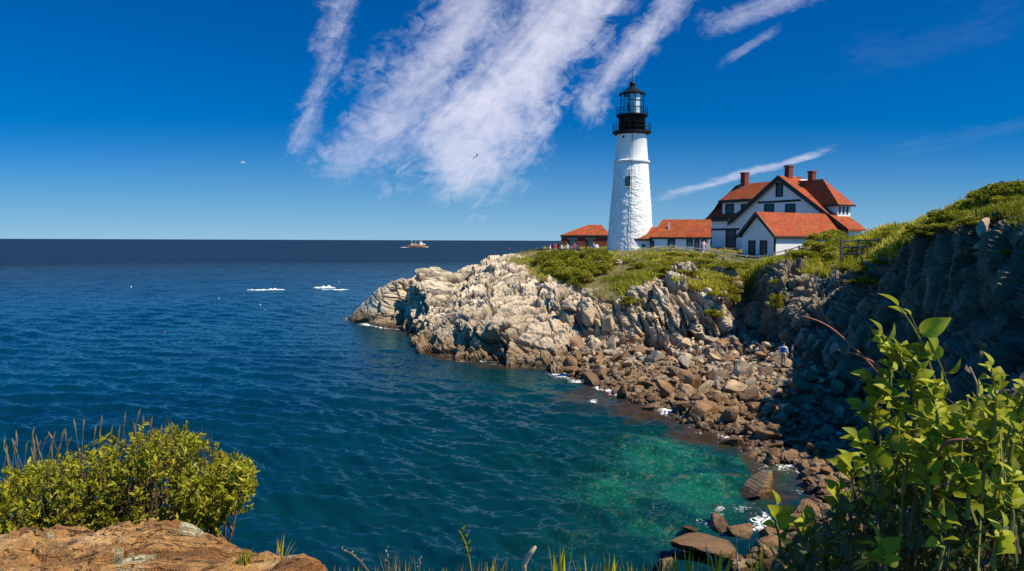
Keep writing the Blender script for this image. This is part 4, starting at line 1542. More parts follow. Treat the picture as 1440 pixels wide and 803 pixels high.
def scatter(bv, bf, pos, Rm, sx, sy, sz=None):
    """copies of a base shape (verts, faces) at positions with rotation matrices and scales"""
    n = len(pos)
    sz = sy if sz is None else sz
    S = np.stack([np.broadcast_to(sx, n), np.broadcast_to(sy, n), np.broadcast_to(sz, n)], 1)
    V = np.einsum('nij,nkj->nki', Rm, bv[None] * S[:, None, :]) + pos[:, None, :]
    Fc = bf[None] + (np.arange(n) * len(bv))[:, None, None]
    return V.reshape(-1, 3), Fc.reshape(-1, bf.shape[1])


def leaf_shape(rows=5, width=0.42, fold=0.18, droop=0.25, tip=1.4):
    v, f = [], []
    for i in range(rows + 1):
        t = i / rows
        w = width * (math.sin(math.pi * t ** 0.85) ** 0.8) * (1 - 0.25 * t ** tip) if 0 < i < rows else 0.015
        z = -droop * t * t
        v += [(-w, t, z + fold * w * 1.6), (0, t, z), (w, t, z + fold * w * 1.6)]
    for i in range(rows):
        a = i * 3
        f += [(a, a + 1, a + 4, a + 3), (a + 1, a + 2, a + 5, a + 4)]
    return np.array(v), np.array(f)


LEAF_BAY = leaf_shape(3, 0.22, 0.25, 0.18)
LEAF_VINE = leaf_shape(7, 0.40, 0.30, 0.34)
LEAF_FAR = (np.array([(-0.4, 0, 0), (0.4, 0, 0), (0.5, 0.75, 0.12), (-0.3, 1.0, -0.1)], dtype=float), np.array([(0, 1, 2, 3)]))
BLADE = (np.array([(-0.5, 0, 0), (0.5, 0, 0), (0.32, 0.55, 0.10), (-0.32, 0.55, 0.10), (0.03, 1.0, 0.34), (-0.03, 1.0, 0.34)], dtype=float), np.array([(0, 1, 2, 3), (3, 2, 4, 5)]))


def attr_rep(r, k):
    return np.repeat(r, k)


# ------------------------------------------------------------------ boulders: angular stones cut by random planes
def stone_mesh(name, mat, seed, sub=3, cuts=11, sc=(1, 0.8, 0.62)):
    r = np.random.default_rng(seed)
    bm = bmesh.new()
    bmesh.ops.create_icosphere(bm, subdivisions=sub, radius=1.0)
    V = np.array([v.co[:] for v in bm.verts])
    for k in range(cuts):
        n = r.normal(size=3)
        n /= np.linalg.norm(n)
        d = r.uniform(0.38, 0.74)
        V -= np.clip(V @ n - d, 0, None)[:, None] * n
    V += (fbm(V + seed * 3.1, 1.8, 4, seed) * 0.07)[:, None] * V
    V *= np.array(sc)
    for v, c in zip(bm.verts, V):
        v.co = c
    me = bpy.data.meshes.new(name)
    bm.to_mesh(me)
    bm.free()
    me.materials.append(mat)
    return me


def rotm(e):
    return np.array(Euler(e).to_matrix())


KINDS = ['b_brown', 'b_brown', 'b_grey', 'b_tan', 'b_brown', 'b_tan', 'b_grey', 'b_brown', 'b_dark', 'b_tan', 'b_brown', 'b_grey']
protos = [stone_mesh('boulder', M[k], 100 + i, 3, 14 + i % 5, ((1, .72, .5), (1, .8, .66), (1.15, .6, .42), (.9, .8, .7))[i % 4]) for i, k in enumerate(KINDS)]
WORD = {'b_brown': 'brown', 'b_grey': 'grey', 'b_tan': 'tan', 'b_dark': 'dark brown'}


def place_stone(x, y, r, k=None, sink=0.3, label=None, group=None, tilt=0.5, rz=None, z=None, name='boulder', scale=None):
    k = random.randrange(len(protos)) if k is None else k
    o = link(name, protos[k])
    zz = drop(x, y) if z is None else z
    zz = max(zz, -0.35)
    o.location = (x, y, zz + r * (0.5 - sink))
    o.rotation_euler = (random.gauss(0, tilt), random.gauss(0, tilt), random.uniform(0, 6.28) if rz is None else rz)
    s = scale or (1, 1, 1)
    o.scale = (r * s[0], r * s[1], r * s[2])
    tag(o, label, 'boulder', group)
    return o


Pg = P2.reshape(nS, nT, 3)


def beach_point():
    """random place of the stony beach between waterline and cliff foot"""
    c = random.uniform(7.5, 15.2)
    r = random.uniform(0.95, 2.12)
    i = int(np.searchsorted(cs, c))
    j = int(np.searchsorted(rs, r))
    i, j = min(i, nS - 1), min(j, nT - 1)
    p = Pg[i, j]
    return c, r, p


def beach_area_weight(c):
    return min(1.0, 0.35 + 0.1 * (c - 7.5))


n_b = 0
placed = []
tries = 0
while n_b < 270 and tries < 6000:
    tries += 1
    c, r, p = beach_point()
    if p[1] < 18 or random.random() > (p[1] / 62) ** 1.0 + 0.1:
        continue
    size = random.choice([0.55, 0.7, 0.7, 0.9, 0.9, 1.15, 1.3]) * random.uniform(0.85, 1.2) * min(1.0, max(0.68, p[1] / 50))
    if r < 1.25 and random.random() < 0.4:
        size *= 1.15
    if any((p[0] - a) ** 2 + (p[1] - b) ** 2 < (0.62 * (size + s)) ** 2 for a, b, s in placed):
        continue
    k = random.randrange(len(protos))
    if r < 1.3 and KINDS[k] in ('b_grey', 'b_tan'):
        k = random.choice([0, 1, 4, 7, 8, 10])
    w = WORD[KINDS[k]]
    where = 'at the water edge of the cove' if r < 1.3 else ('in the rubble under the slabbed cliff' if c < 11.2 else 'on the stony beach under the dark cliff')
    place_stone(p[0], p[1], size, k, 0.25, 'angular %s boulder %s' % (w, where), '%s boulders %s' % (w, where))
    placed.append((p[0], p[1], size))
    n_b += 1

# the rest of the rubble: too many stones to count
sv, sf, sa = [], [], []
small = []
for s in range(6):
    bm = bmesh.new()
    bmesh.ops.create_icosphere(bm, subdivisions=2, radius=1.0)
    V = np.array([v.co[:] for v in bm.verts])
    Fi = np.array([[v.index for v in f.verts] for f in bm.faces])
    bm.free()
    r_ = np.random.default_rng(900 + s)
    for k in range(9):
        n_ = r_.normal(size=3)
        n_ /= np.linalg.norm(n_)
        V -= np.clip(V @ n_ - r_.uniform(0.4, 0.75), 0, None)[:, None] * n_
    V *= np.array([1, 0.75, 0.5])
    small.append((V, Fi))
jobs = [[] for _ in small]
for _ in range(4200):
    c, r, p = beach_point()
    if p[1] < 16:
        continue
    jobs[random.randrange(6)].append((p, random.uniform(0.14, 0.5) * (0.7 + 0.3 * random.random())))
base_i = 0
for (V, Fi), jb in zip(small, jobs):
    pos = np.array([q[0] for q in jb])
    sz = np.array([q[1] for q in jb])
    Rm = np.stack([rotm((random.gauss(0, .6), random.gauss(0, .6), random.uniform(0, 6.28))) for _ in jb])
    vv_, ff_ = scatter(V, Fi, pos + np.array([0, 0, 0.05]), Rm, sz, sz)
    sv.append(vv_)
    sf.append(ff_ + base_i)
    sa.append(np.full(len(ff_), random.randrange(3)))
    base_i += len(vv_)
rub = link('rubble', np_mesh('rubble', np.concatenate(sv), np.concatenate(sf), [M['b_brown'], M['b_grey'], M['b_tan']], False, None, np.repeat(np.arange(base_i * 0 + sum(len(x) for x in sf)) % 1, 1) * 0 + np.concatenate([np.full(len(x), i % 3) for i, x in enumerate(sf)])))
tag(rub, 'loose angular stones filling the beach between the boulders', 'rubble', kind='stuff')


def stone_px(px, py, r, k, label, scale=(1, 1, 1), rz=0.0, tilt=(0, 0), z=None, sink=0.3):
    p = hit(px, py)
    if z is not None or p is None:
        p = atz(px, py, 0.0 if z is None else z)
    o = link('boulder', protos[k])
    o.location = (p.x, p.y, p.z + r * scale[2] * (0.5 - sink))
    o.scale = (r * scale[0], r * scale[1], r * scale[2])
    o.rotation_euler = (tilt[0], tilt[1], rz)
    tag(o, label, 'boulder')
    return o


protos.append(stone_mesh('boulder', M['b_tan'], 780, 4, 14, (0.92, 0.85, 1.0)))
stone_px(1066, 694, 1.05, len(protos) - 1, 'largest lone tan boulder standing in the shallow green water of the cove', (1.0, 1.0, 1.05), 0.6, (0.12, 0.28), 0.0)
stone_px(1028, 672, 0.75, 8, 'flat dark reddish boulder half sunk left of the lone tan boulder', (1.2, 0.8, 0.55), 0.2, (0, 0), -0.15)
stone_px(992, 775, 1.35, 8, 'large dark boulder near the bottom edge with water behind it', (1.35, 1.0, 0.9), 0.3, (0.1, 0.1), 0.1)
stone_px(1045, 752, 0.8, 7, 'rounded brown boulder right of the large dark boulder by the surf', (1.1, .9, .8), 1.0, (0, .2), 0.1)
stone_px(935, 796, 0.55, 11, 'small pale grey boulder left of the large dark boulder', (1.2, .8, .8), 1.0, (0.3, .2), 0.1)
stone_px(1175, 632, 0.95, 4, 'dark brown slanted boulder above the lone rock at the cove end', (1.2, .9, .7), 1.9, (0.2, .3))
stone_px(1182, 650, 0.7, 9, 'tan wedge shaped boulder beside the leafy bush at the cove end', (0.9, .7, 1.1), .4, (0.4, .2))
stone_px(1120, 625, 0.95, 1, 'broad brown flat boulder at the inner end of the cove', (1.4, .9, .6), .2, (0.1, .1))
stone_px(905, 500, 1.7, 0, 'biggest brown boulder at the foot of the slabbed cliff', (1.25, .9, .95), .3, (0.1, .2))
stone_px(800, 438, 1.7, 6, 'grey block with a shaded face in the middle of the ledges', (0.9, 1.0, 1.1), .7, (0.1, .3))
stone_px(828, 452, 1.5, 3, 'pale block right of the grey shaded block on the ledges', (0.8, 1.0, 1.2), .2, (0.2, -.3))
stone_px(856, 462, 1.3, 5, 'leaning pale slab stone above the rubble slope', (0.7, .6, 1.6), .2, (0.2, -.3))
stone_px(752, 372, 1.0, 3, 'pale square block at the edge of the dark shrubs', (0.9, .9, 1.0), .1, (0, .1))
stone_px(868, 371, 1.0, 2, 'pale grey rock poking out of the shrubs below the tower', (1.2, .9, .9), .4, (0.1, .1))
for px, py, r_, k_, lb in ((1100, 700, .8, 0, 'brown boulder in the surf right of the lone tan boulder'), (1128, 688, .6, 3, 'tan boulder between the surf and the low leafy plants'), (1090, 722, .55, 8, 'dark wet stone in white foam below the lone tan boulder'),
                           (1150, 668, .9, 4, 'squat brown boulder at the shore above the low plants'), (1128, 655, .6, 7, 'small rounded brown stone at the inner shore of the cove'), (1012, 738, .7, 1, 'brown boulder behind the large dark boulder in the surf'),
                           (1072, 745, .5, 10, 'reddish brown stone in the foam near the bottom plants'), (1196, 655, .8, 9, 'broad tan boulder half hidden by the leafy bush'), (1035, 790, .7, 0, 'brown stone below the rounded boulder at the bottom edge'), (970, 745, .4, 8, 'little dark stone awash left of the brown boulder')):
    stone_px(px, py, r_, k_, lb, (1.2, .9, .8), px * 0.7, (0.15, 0.2))
stone_px(1287, 700, 0.5, 7, 'brown stone behind the leafy bush stems', (1, 1, 1), .4, (0.1, .1))
stone_px(1381, 336, 0.75, 3, 'tan upright block set at the cliff top below the hill fence', (0.75, .7, 1.4), .2, (0.05, .05), None, 0.1)
stone_px(1376, 352, 0.55, 3, 'smaller tan block wedged under the upright block', (0.85, .7, .8), .9, (0.05, .25), None, 0.1)

# ------------------------------------------------------------------ cover of the headland: grass and low plants
def in_grass(n):
    ok = np.where((grassy > 0.6) & (RS > 3.2) & (RS < 6.9) & (CS > 5.6) & (CS < 16.9))[0]
    bare = fbm(P2[ok], 0.24, 3, 333) + 0.35 * np.clip(4.7 - RS[ok], 0, 1)
    ok = ok[bare < 0.30]
    w = np.ones(len(ok))
    pr = P2[ok]
    w *= np.clip(40.0 / pr[:, 1], 0.35, 1.5)
    return rng.choice(ok, n, p=w / w.sum())


def grass_cover():
    n = 34000
    ids = in_grass(n)
    pos = P2[ids] + rng.normal(size=(n, 3)) * np.array([0.16, 0.16, 0.0])
    patch = fbm(pos, 0.18, 3, 301)
    dist = pos[:, 1]
    h = (0.28 + 0.30 * rng.random(n)) * (1 + 0.7 * patch) * np.where(dist < 45, 0.75, np.where(dist > 72, 0.6, 1.0))
    V_, F_, A_ = [], [], []
    off = 0
    for b in range(3):
        up = np.stack([rng.normal(size=n) * 0.35, rng.normal(size=n) * 0.35, np.ones(n)], 1)
        ax = up
        az_ = rng.random(n) * 6.283
        side = np.stack([np.cos(az_), np.sin(az_), np.zeros(n)], 1)
        Rm = frames(ax, side)
        v, f = scatter(BLADE[0], BLADE[1], pos + rng.normal(size=(n, 3)) * np.array([0.1, 0.1, 0]), Rm, h * 0.20, h * 1.15, h * 1.1)
        V_.append(v)
        F_.append(f + off)
        off += len(v)
        A_.append(attr_rep(np.clip(0.42 + patch * 1.5 + rng.normal(size=n) * 0.22, 0, 1), len(BLADE[0])))
    me = np_mesh('grass', np.concatenate(V_), np.concatenate(F_), M['grass'], False, {'rnd': np.concatenate(A_)})
    o = link('grass', me)
    tag(o, 'yellow green grass and low plants covering the cliff top', 'grass', kind='stuff')


grass_cover()


# shrubs of the headland: clumps of leaf-sized faces over uneven lobes
def shrub_meshes(seed, n_leaf, leaf, mat, lobes, squash):
    r = np.random.default_rng(seed)
    C = np.stack([r.uniform(-0.75, 0.75, lobes), r.uniform(-0.6, 0.6, lobes), r.uniform(0.15, 0.75, lobes)], 1)
    rad = r.uniform(0.22, 0.48, lobes)
    li = r.integers(0, lobes, n_leaf)
    u = r.normal(size=(n_leaf, 3))
    u /= np.linalg.norm(u, axis=1, keepdims=True)
    u[:, 2] = np.abs(u[:, 2]) * 0.9 - 0.12
    pos = C[li] + u * (rad[li] * (0.55 + 0.5 * r.random(n_leaf)))[:, None]
    pos[:, 2] *= squash
    keep = pos[:, 2] > -0.05
    pos, u = pos[keep], u[keep]
    nn = len(pos)
    ax = u + r.normal(size=(nn, 3)) * 0.7
    Rm = frames(ax, u + r.normal(size=(nn, 3)) * 0.5)
    s = leaf * r.uniform(0.7, 1.4, nn)
    v, f = scatter(LEAF_FAR[0], LEAF_FAR[1], pos, Rm, s * 0.75, s)
    cl = fbm(pos + seed, 2.4, 2, seed)
    at_ = attr_rep(np.clip(0.5 + 0.5 * cl + r.normal(size=nn) * 0.22, 0, 1), len(LEAF_FAR[0]))
    fol = np_mesh('foliage', v, f, mat, False, {'rnd': at_})
    st = MB()
    for k in range(lobes):
        c = Vector(C[k]) * 0.9
        c.z *= squash
        st.tube([(c.x * 0.2, c.y * 0.2, -0.3), (c.x * 0.7, c.y * 0.7, c.z * 0.5), tuple(c)], [0.035, 0.025, 0.012], 4)
    so = st.build('stems', M['stem'])
    sm = so.data
    bpy.data.objects.remove(so)
    return fol, sm


SH_DARK = [shrub_meshes(400 + i, 2600, 0.085, M['leaf_far'], 11, 0.95) for i in range(4)]
SH_RUST = [shrub_meshes(440, 1400, 0.075, M['leaf_rust'], 7, 0.9)]


def place_shrub(px, py, Y, w, h, label, group=None, pr=None, rust=False):
    if group == G5:
        h *= 0.75
    if group == G2:
        h *= 0.62
        py += 3
    p = hit(px, py) if Y is None else at(px, py, Y)
    if p is None:
        p = at(px, py, 60)
    zt = drop(p.x, p.y)
    z = zt if abs(zt - p.z) < 3 else p.z
    fol, st = (SH_RUST[0] if rust else SH_DARK[random.randrange(4) if pr is None else pr])
    t = thing('shrub', label, 'shrub', (p.x, p.y, z - 0.1), random.uniform(0, 6.28), group)
    a = link('foliage', fol, t)
    b = link('stems', st, t)
    t.scale = (w, w, h)
    return t


G2 = 'low yellow green bushes on the slope below the long fence'
G5 = 'bushes along the hill top at the right edge'
G1 = 'dark shrubs massed on the headland edge left of the tower'
for px, py, w, h in ((762, 372, 1.5, 1.3), (778, 380, 1.7, 1.5), (795, 372, 1.8, 1.7), (812, 382, 1.9, 1.8), (828, 372, 1.8, 1.7), (845, 365, 1.6, 1.5), (800, 394, 1.6, 1.4),
                      (786, 390, 1.6, 1.3), (822, 398, 1.5, 1.4), (838, 386, 1.6, 1.4), (768, 362, 1.4, 1.0), (856, 376, 1.2, 1.1), (808, 364, 1.5, 1.2), (790, 361, 1.4, 1.1), (832, 360, 1.4, 1.1)):
    place_shrub(px, py, None, w, h, 'dark green shrub in the mass on the headland edge left of the tower', G1)
G2 = 'low yellow green bushes on the slope below the long fence'
for px, py, w, h in ((905, 372, 1.5, .9), (925, 362, 1.5, .9), (945, 368, 1.6, .9), (965, 358, 1.6, 1.0), (985, 366, 1.7, 1.0), (1005, 374, 1.6, .9), (1025, 373, 1.5, 1.0), (915, 385, 1.4, .8), (975, 382, 1.4, .8),
                      (890, 366, 1.3, .8), (1040, 372, 1.2, .9), (948, 356, 1.4, .8), (998, 358, 1.2, .8), (955, 380, 1.3, .7), (935, 376, 1.3, .7)):
    place_shrub(px, py, None, w, h, 'low yellow green bush on the slope below the long fence', G2)
G3 = 'bushes growing down the edge of the slabbed cliff'
for px, py, w, h in ((1018, 400, 1.2, .9), (1028, 418, 1.2, .9), (1012, 432, 1.1, .8), (1005, 446, .9, .7), (1030, 440, .9, .9)):
    place_shrub(px, py, None, w, h, 'green bush growing down the edge of the slabbed cliff', G3)
place_shrub(888, 427, None, 1.0, 0.8, 'small dark green bush alone on the face of the slabbed cliff')
place_shrub(1094, 458, None, 0.75, 1.5, 'pale hanging bush alone on the shaded buttress')
place_shrub(1093, 397, None, 0.7, 0.45, 'small grassy bush on a ledge of the buttress')
G4 = 'bushes on the bank right of the house'
for px, py, w, h in ((1150, 354, 1.5, 1.2), (1160, 345, 1.6, 1.5), (1172, 340, 1.5, 1.4), (1185, 334, 1.5, 1.2), (1202, 327, 1.2, .8), (1218, 328, 1.2, .7), (1135, 362, 1.1, .8), (1120, 362, 1.0, .8), (1172, 360, 1.3, 1.0),
                      (1190, 378, 1.0, .5), (1215, 382, .9, .5), (1152, 374, 1.1, .7), (1235, 376, .8, .4), (1225, 398, .8, .5), (1205, 400, .8, .5)):
    place_shrub(px, py, None, w, h, 'yellow green bush on the bank right of the house', G4)
G5 = 'bushes along the hill top at the right edge'
for px, py, w, h in ((1255, 331, .9, .6), (1275, 330, .9, .6), (1300, 326, .9, .7), (1318, 318, .9, .8), (1335, 309, .9, .8), (1350, 303, .9, .9), (1366, 293, .9, .9), (1382, 286, .9, 1.0), (1398, 281, .9, 1.0), (1415, 277, .9, 1.1), (1432, 276, 1.0, 1.1), (1448, 274, 1.1, 1.1),
                      (1325, 326, .7, .6), (1345, 320, .7, .6), (1365, 315, .7, .5), (1385, 318, .7, .5), (1305, 334, .7, .5), (1290, 338, .7, .5), (1400, 290, .9, .8), (1425, 288, .9, .7), (1270, 345, .6, .5)):
    place_shrub(px, py, None, w, h, 'green bush along the hill top at the right edge', G5)
place_shrub(1418, 269, None, 0.5, 0.75, 'rust tinged shrub on the very top of the hill', None, None, True)
place_shrub(1411, 370, None, 0.45, 0.4, 'small green plant clinging to the dark cliff')
# ------------------------------------------------------------------ ground under the photographer: the near cliff edge
def mat_soil():
    m, N = new_mat('cliff_soil')
    p = N.pos()
    n = N.noise(p, 1.3, 6, 0.65)
    n2 = N.noise(p, 9.0, 5, 0.6)
    c = N.ramp(n, [(0.3, (0.035, 0.026, 0.014)), (0.5, (0.07, 0.055, 0.028)), (0.7, (0.11, 0.085, 0.05))])
    c = N.mix(N.mapr(n2, 0.4, 0.65, 0, 0.6), c, (0.05, 0.055, 0.015))
    N.out(N.bsdf(c, 0.95, 0.1, N.bump(n2, 0.8, 0.05)))
    return m


M['soil'] = mat_soil()


def edge_y(x):
    return 2.75 + 0.25 * np.sin(x * 1.3 + 0.6) + np.where(x < -0.9, (-0.9 - x) * 0.35, 0) + np.where(x > 0.9, (x - 0.9) * 0.32, 0)


def near_ground():
    xs = np.linspace(-14, 16, 190)
    ys = np.concatenate([np.linspace(-14, 0, 30)[:-1], np.linspace(0, 7, 100), np.linspace(7, 20, 40)[1:]])
    X, Y = np.meshgrid(xs, ys, indexing='ij')
    e = edge_y(X)
    p = np.stack([X.ravel(), Y.ravel(), np.zeros(X.size)], 1)
    n = (fbm(p, 0.5, 4, 501) * 0.22).reshape(X.shape)
    top = 8.92 + n * 0.5 - 0.02 * np.abs(X) + np.clip(X - 1.2, 0, 3) * 0.12 - np.clip(-0.4 - X, 0, 1) * 0.55
    d = np.clip(Y - e, 0, None)
    Z = top - d * 0.25 - np.clip(d - 0.5, 0, None) * 1.15 + n * np.clip(d, 0, 2) * 0.8
    Z = np.maximum(Z, -3)
    V = np.stack([X.ravel(), Y.ravel(), Z.ravel()], 1)
    a, b = X.shape
    ii = np.arange(a * b).reshape(a, b)
    f = np.stack([ii[:-1, :-1], ii[1:, :-1], ii[1:, 1:], ii[:-1, 1:]], -1).reshape(-1, 4)
    o = link('ground', np_mesh('ground', V, f, M['soil'], True))
    tag(o, 'dark soil of the near cliff edge under plants', 'ground', kind='structure')
    return BVHTree.FromPolygons([tuple(v) for v in V.tolist()], f.tolist())


gbvh = near_ground()


def gz(x, y):
    r = gbvh.ray_cast(Vector((x, y, 30)), Vector((0, 0, -1)), 60)
    return r[0].z if r[0] is not None else 8.9


# ------------------------------------------------------------------ foreground rock, lower left
def mat_near_rock():
    m, N = new_mat('orange_tan_rock')
    p = N.obj()
    q = N.scalev(p, (1.0, 2.2, 3.0))
    n = N.noise(q, 1.5, 8, 0.68, 0.5)
    n2 = N.noise(p, 7.0, 7, 0.7)
    n3 = N.noise(p, 40.0, 4, 0.65)
    c = N.ramp(n, [(0.30, (0.085, 0.036, 0.012)), (0.43, (0.26, 0.115, 0.038)), (0.55, (0.44, 0.24, 0.085)), (0.68, (0.64, 0.43, 0.215))])
    c = N.mix(N.mapr(n2, 0.52, 0.36, 0, 0.75), c, (0.13, 0.075, 0.040))
    c = N.mix(N.mapr(n3, 0.42, 0.32, 0, 0.6), c, (0.09, 0.06, 0.035))
    li = N.m('ADD', N.vor(p, 2.3), N.m('MULTIPLY', N.m('SUBTRACT', n2, 0.5), 0.9))
    c = N.mix(N.mapr(li, 0.26, 0.14, 0, 0.85), c, N.mix(n3, (0.33, 0.33, 0.18), (0.60, 0.58, 0.40)))
    li2 = N.m('ADD', N.vor(N.vm('ADD', p, (3.1, 1.7, 0.4)), 5.0), N.m('MULTIPLY', N.m('SUBTRACT', n2, 0.5), 0.8))
    c = N.mix(N.mapr(li2, 0.14, 0.06, 0, 0.7), c, (0.06, 0.05, 0.035))
    cr = N.noise(N.scalev(p, (0.5, 2.6, 4.0)), 2.2, 3, 0.5, 1.0)
    ck = N.mapr(N.m('ABSOLUTE', N.m('SUBTRACT', cr, 0.5)), 0.012, 0.0, 0, 0.75)
    c = N.mix(ck, c, (0.06, 0.035, 0.02))
    h = N.m('ADD', N.m('ADD', N.m('MULTIPLY', n, 0.6), N.m('MULTIPLY', n2, 0.7)), N.m('SUBTRACT', N.m('MULTIPLY', n3, 0.25), N.m('MULTIPLY', ck, 0.6)))
    N.out(N.bsdf(c, 0.88, 0.2, N.bump(h, 1.0, 0.09)))
    return m


M['near_rock'] = mat_near_rock()


def fore_rock():
    rim_px = [(-160, 752, 4.1), (-60, 748, 4.15), (0, 746, 4.2), (60, 741, 4.2), (120, 738, 4.2), (175, 728, 4.2), (230, 723, 4.15), (285, 734, 4.1), (330, 752, 4.0), (370, 769, 3.85), (405, 783, 3.7), (440, 802, 3.45), (462, 830, 3.1), (470, 870, 2.75), (440, 930, 2.3)]
    rim = np.array([list(at(*q)) for q in rim_px])
    rim, _ = catmull(rim, [30] * (len(rim_px) - 1))
    cen = np.array([-2.0, 2.0, 8.72])
    n = len(rim)
    rows = []
    ts = np.concatenate([np.linspace(0.0, 0.97, 220), [1.0, 1.03, 1.06, 1.08, 1.09, 1.095, 1.10]])
    dz = np.concatenate([np.zeros(220), [-0.01, -0.05, -0.13, -0.28, -0.5, -0.9, -1.6]])
    for t, d in zip(ts, dz):
        r = cen + (rim - cen) * t
        r[:, 2] = cen[2] + (rim[:, 2] - cen[2]) * min(t, 1) ** 1.3 + d
        rows.append(r)
    Gq = np.array(rows)
    p = Gq.reshape(-1, 3)
    w = np.repeat(np.clip((1.12 - ts) * 12, 0.5, 1), n)
    fr = rot_frame((0.25, -0.5, 0.85), (1, -0.2, 0))
    R, o, e = blocks(p + fbm(p, 1.0, 3, 8)[:, None] * 0.10, fr, (1.1, 0.40, 0.12), 71)
    dd = 0.055 * (R[:, 0] - 0.5) - 0.03 * np.clip(1 - e / 0.10, 0, 1) + fbm(p, 1.4, 4, 6) * 0.075 + fbm(p, 7.0, 3, 16) * 0.015
    R2_, o2_, e2_ = blocks(p + fbm(p, 3.0, 2, 18)[:, None] * 0.04, fr, (0.42, 0.16, 0.05), 73)
    dd = dd + 0.045 * (R[:, 1] - 0.5) + 0.016 * (R2_[:, 0] - 0.5) - 0.012 * np.clip(1 - e2_ / 0.12, 0, 1)
    p = p.copy()
    p[:, 2] += dd * w
    ii = np.arange(len(p)).reshape(Gq.shape[:2])
    f = np.stack([ii[:-1, :-1], ii[:-1, 1:], ii[1:, 1:], ii[1:, :-1]], -1).reshape(-1, 4)[:, ::-1]
    org = np.array([-2.0, 3.0, 8.2])
    o = link('rock_outcrop', np_mesh('rock_outcrop', p - org, f, M['near_rock'], False), None, tuple(org))
    tag(o, 'large orange tan rock with lichen patches filling the lower left corner', 'rock')


fore_rock()


# ------------------------------------------------------------------ leafy plants near the camera
def rosettes(tips, dirs, n_leaf, length, spread, leaf, seed):
    """leaf whorls at the tips of twigs; returns positions, axes, normals, sizes"""
    r = np.random.default_rng(seed)
    N_ = len(tips)
    tp = np.repeat(tips, n_leaf, 0)
    dr = np.repeat(dirs, n_leaf, 0)
    rnd = r.normal(size=(N_ * n_leaf, 3))
    side = np.cross(dr, rnd)
    side /= np.linalg.norm(side, axis=1, keepdims=True) + 1e-9
    k = r.uniform(0.25, 1.0, N_ * n_leaf)[:, None]
    ax = dr * (1.15 - k * spread) + side * k
    ax /= np.linalg.norm(ax, axis=1, keepdims=True)
    pos = tp - dr * (r.uniform(0, 0.06, N_ * n_leaf) * 1.0)[:, None]
    s = length * r.uniform(0.6, 1.2, N_ * n_leaf)
    return pos, ax, dr + r.normal(size=pos.shape) * 0.3, s


def near_shrub():
    """dense bayberry-like shrub behind the foreground rock"""
    base = at(170, 745, 5.1)
    gz0 = 7.9
    t = thing('shrub', 'dense yellow green leafy shrub growing behind the orange rock at the lower left', 'shrub', (base.x, base.y, gz0))
    o = np.array(t.location)
    r = np.random.default_rng(61)
    # outline of the crown in the photo: top edge for each px
    ox = np.array([-60, 0, 40, 80, 120, 150, 180, 205, 225, 250, 275, 300, 318, 335, 350, 358])
    oy = np.array([655, 652, 650, 642, 628, 618, 606, 596, 590, 592, 604, 622, 640, 642, 648, 660])
    low = np.array([790, 785, 780, 770, 765, 760, 750, 748, 745, 742, 740, 736, 720, 700, 690, 682])
    tips = []
    n = 0
    while n < 4200:
        px = r.uniform(-60, 356)
        top, bot = np.interp(px, ox, oy), np.interp(px, ox, low)
        f = r.random() ** 0.8
        py = top + (bot - top) * f
        py += r.normal() * 5
        gapn = math.sin(px * 0.11 + 1.3) * 0.5 + math.sin(px * 0.047 + py * 0.06) * 0.5
        py += 9 * max(0.0, gapn)
        if gapn > 0.62 and r.random() < 0.7:
            continue
        Y = 4.75 + 0.95 * r.random() + (1 - f) * 0.15
        if n % 3 == 0:
            Y += 0.75
            py += 10
        p = at(px, py, Y)
        tips.append(list(p))
        n += 1
    tips = np.array(tips) - o
    dirs = np.stack([r.normal(size=len(tips)) * 0.45 + 0.12, r.normal(size=len(tips)) * 0.45 - 0.25, 0.75 + r.random(len(tips)) * 0.5], 1)
    dirs /= np.linalg.norm(dirs, axis=1, keepdims=True)
    pos, ax, nn, s = rosettes(tips, dirs, 9, 0.044, 0.55, None, 5)
    s = s * np.repeat(r.uniform(0.7, 1.35, len(tips)), 9)
    Rm = frames(ax, nn)
    v, f = scatter(LEAF_BAY[0], LEAF_BAY[1], pos, Rm, s * 0.85, s)
    tone = np.repeat(np.clip(0.5 + r.normal(size=len(tips)) * 0.22, 0, 1), 9) + r.normal(size=len(pos)) * 0.12
    link('foliage', np_mesh('foliage', v, f, M['leaf_bay'], True, {'rnd': attr_rep(np.clip(tone, 0, 1), len(LEAF_BAY[0]))}), t)
    # bare woody stems
    st = MB()
    for k in range(0, len(tips), 8):
        p = tips[k]
        if p[0] > 0.55:
            continue
        b0 = (p[0] * 0.93 + 0.08 * r.normal() - 0.05, p[1] * 0.8 + 0.1 * r.normal(), max(-0.1, p[2] - 0.45))
        st.tube([b0, (p[0] * 0.93, p[1] * 0.8, p[2] * 0.6), tuple(p - dirs[k] * 0.02)], [0.011, 0.007, 0.003], 4, cap=False)
    for k in range(60):
        px = r.uniform(60, 300)
        py = np.interp(px, ox, oy) + r.uniform(-14, 20)
        p = np.array(at(px, py, 5.0 + r.random() * 0.7)) - o
        st.tube([(p[0] - 0.03 * r.normal() - 0.05, p[1] + 0.1, p[2] - 0.35), (p[0], p[1] + 0.03, p[2] - 0.12), tuple(p)], [0.004, 0.003, 0.0012], 4, cap=False)
    st.build('stems', M['stem'], t)


near_shrub()


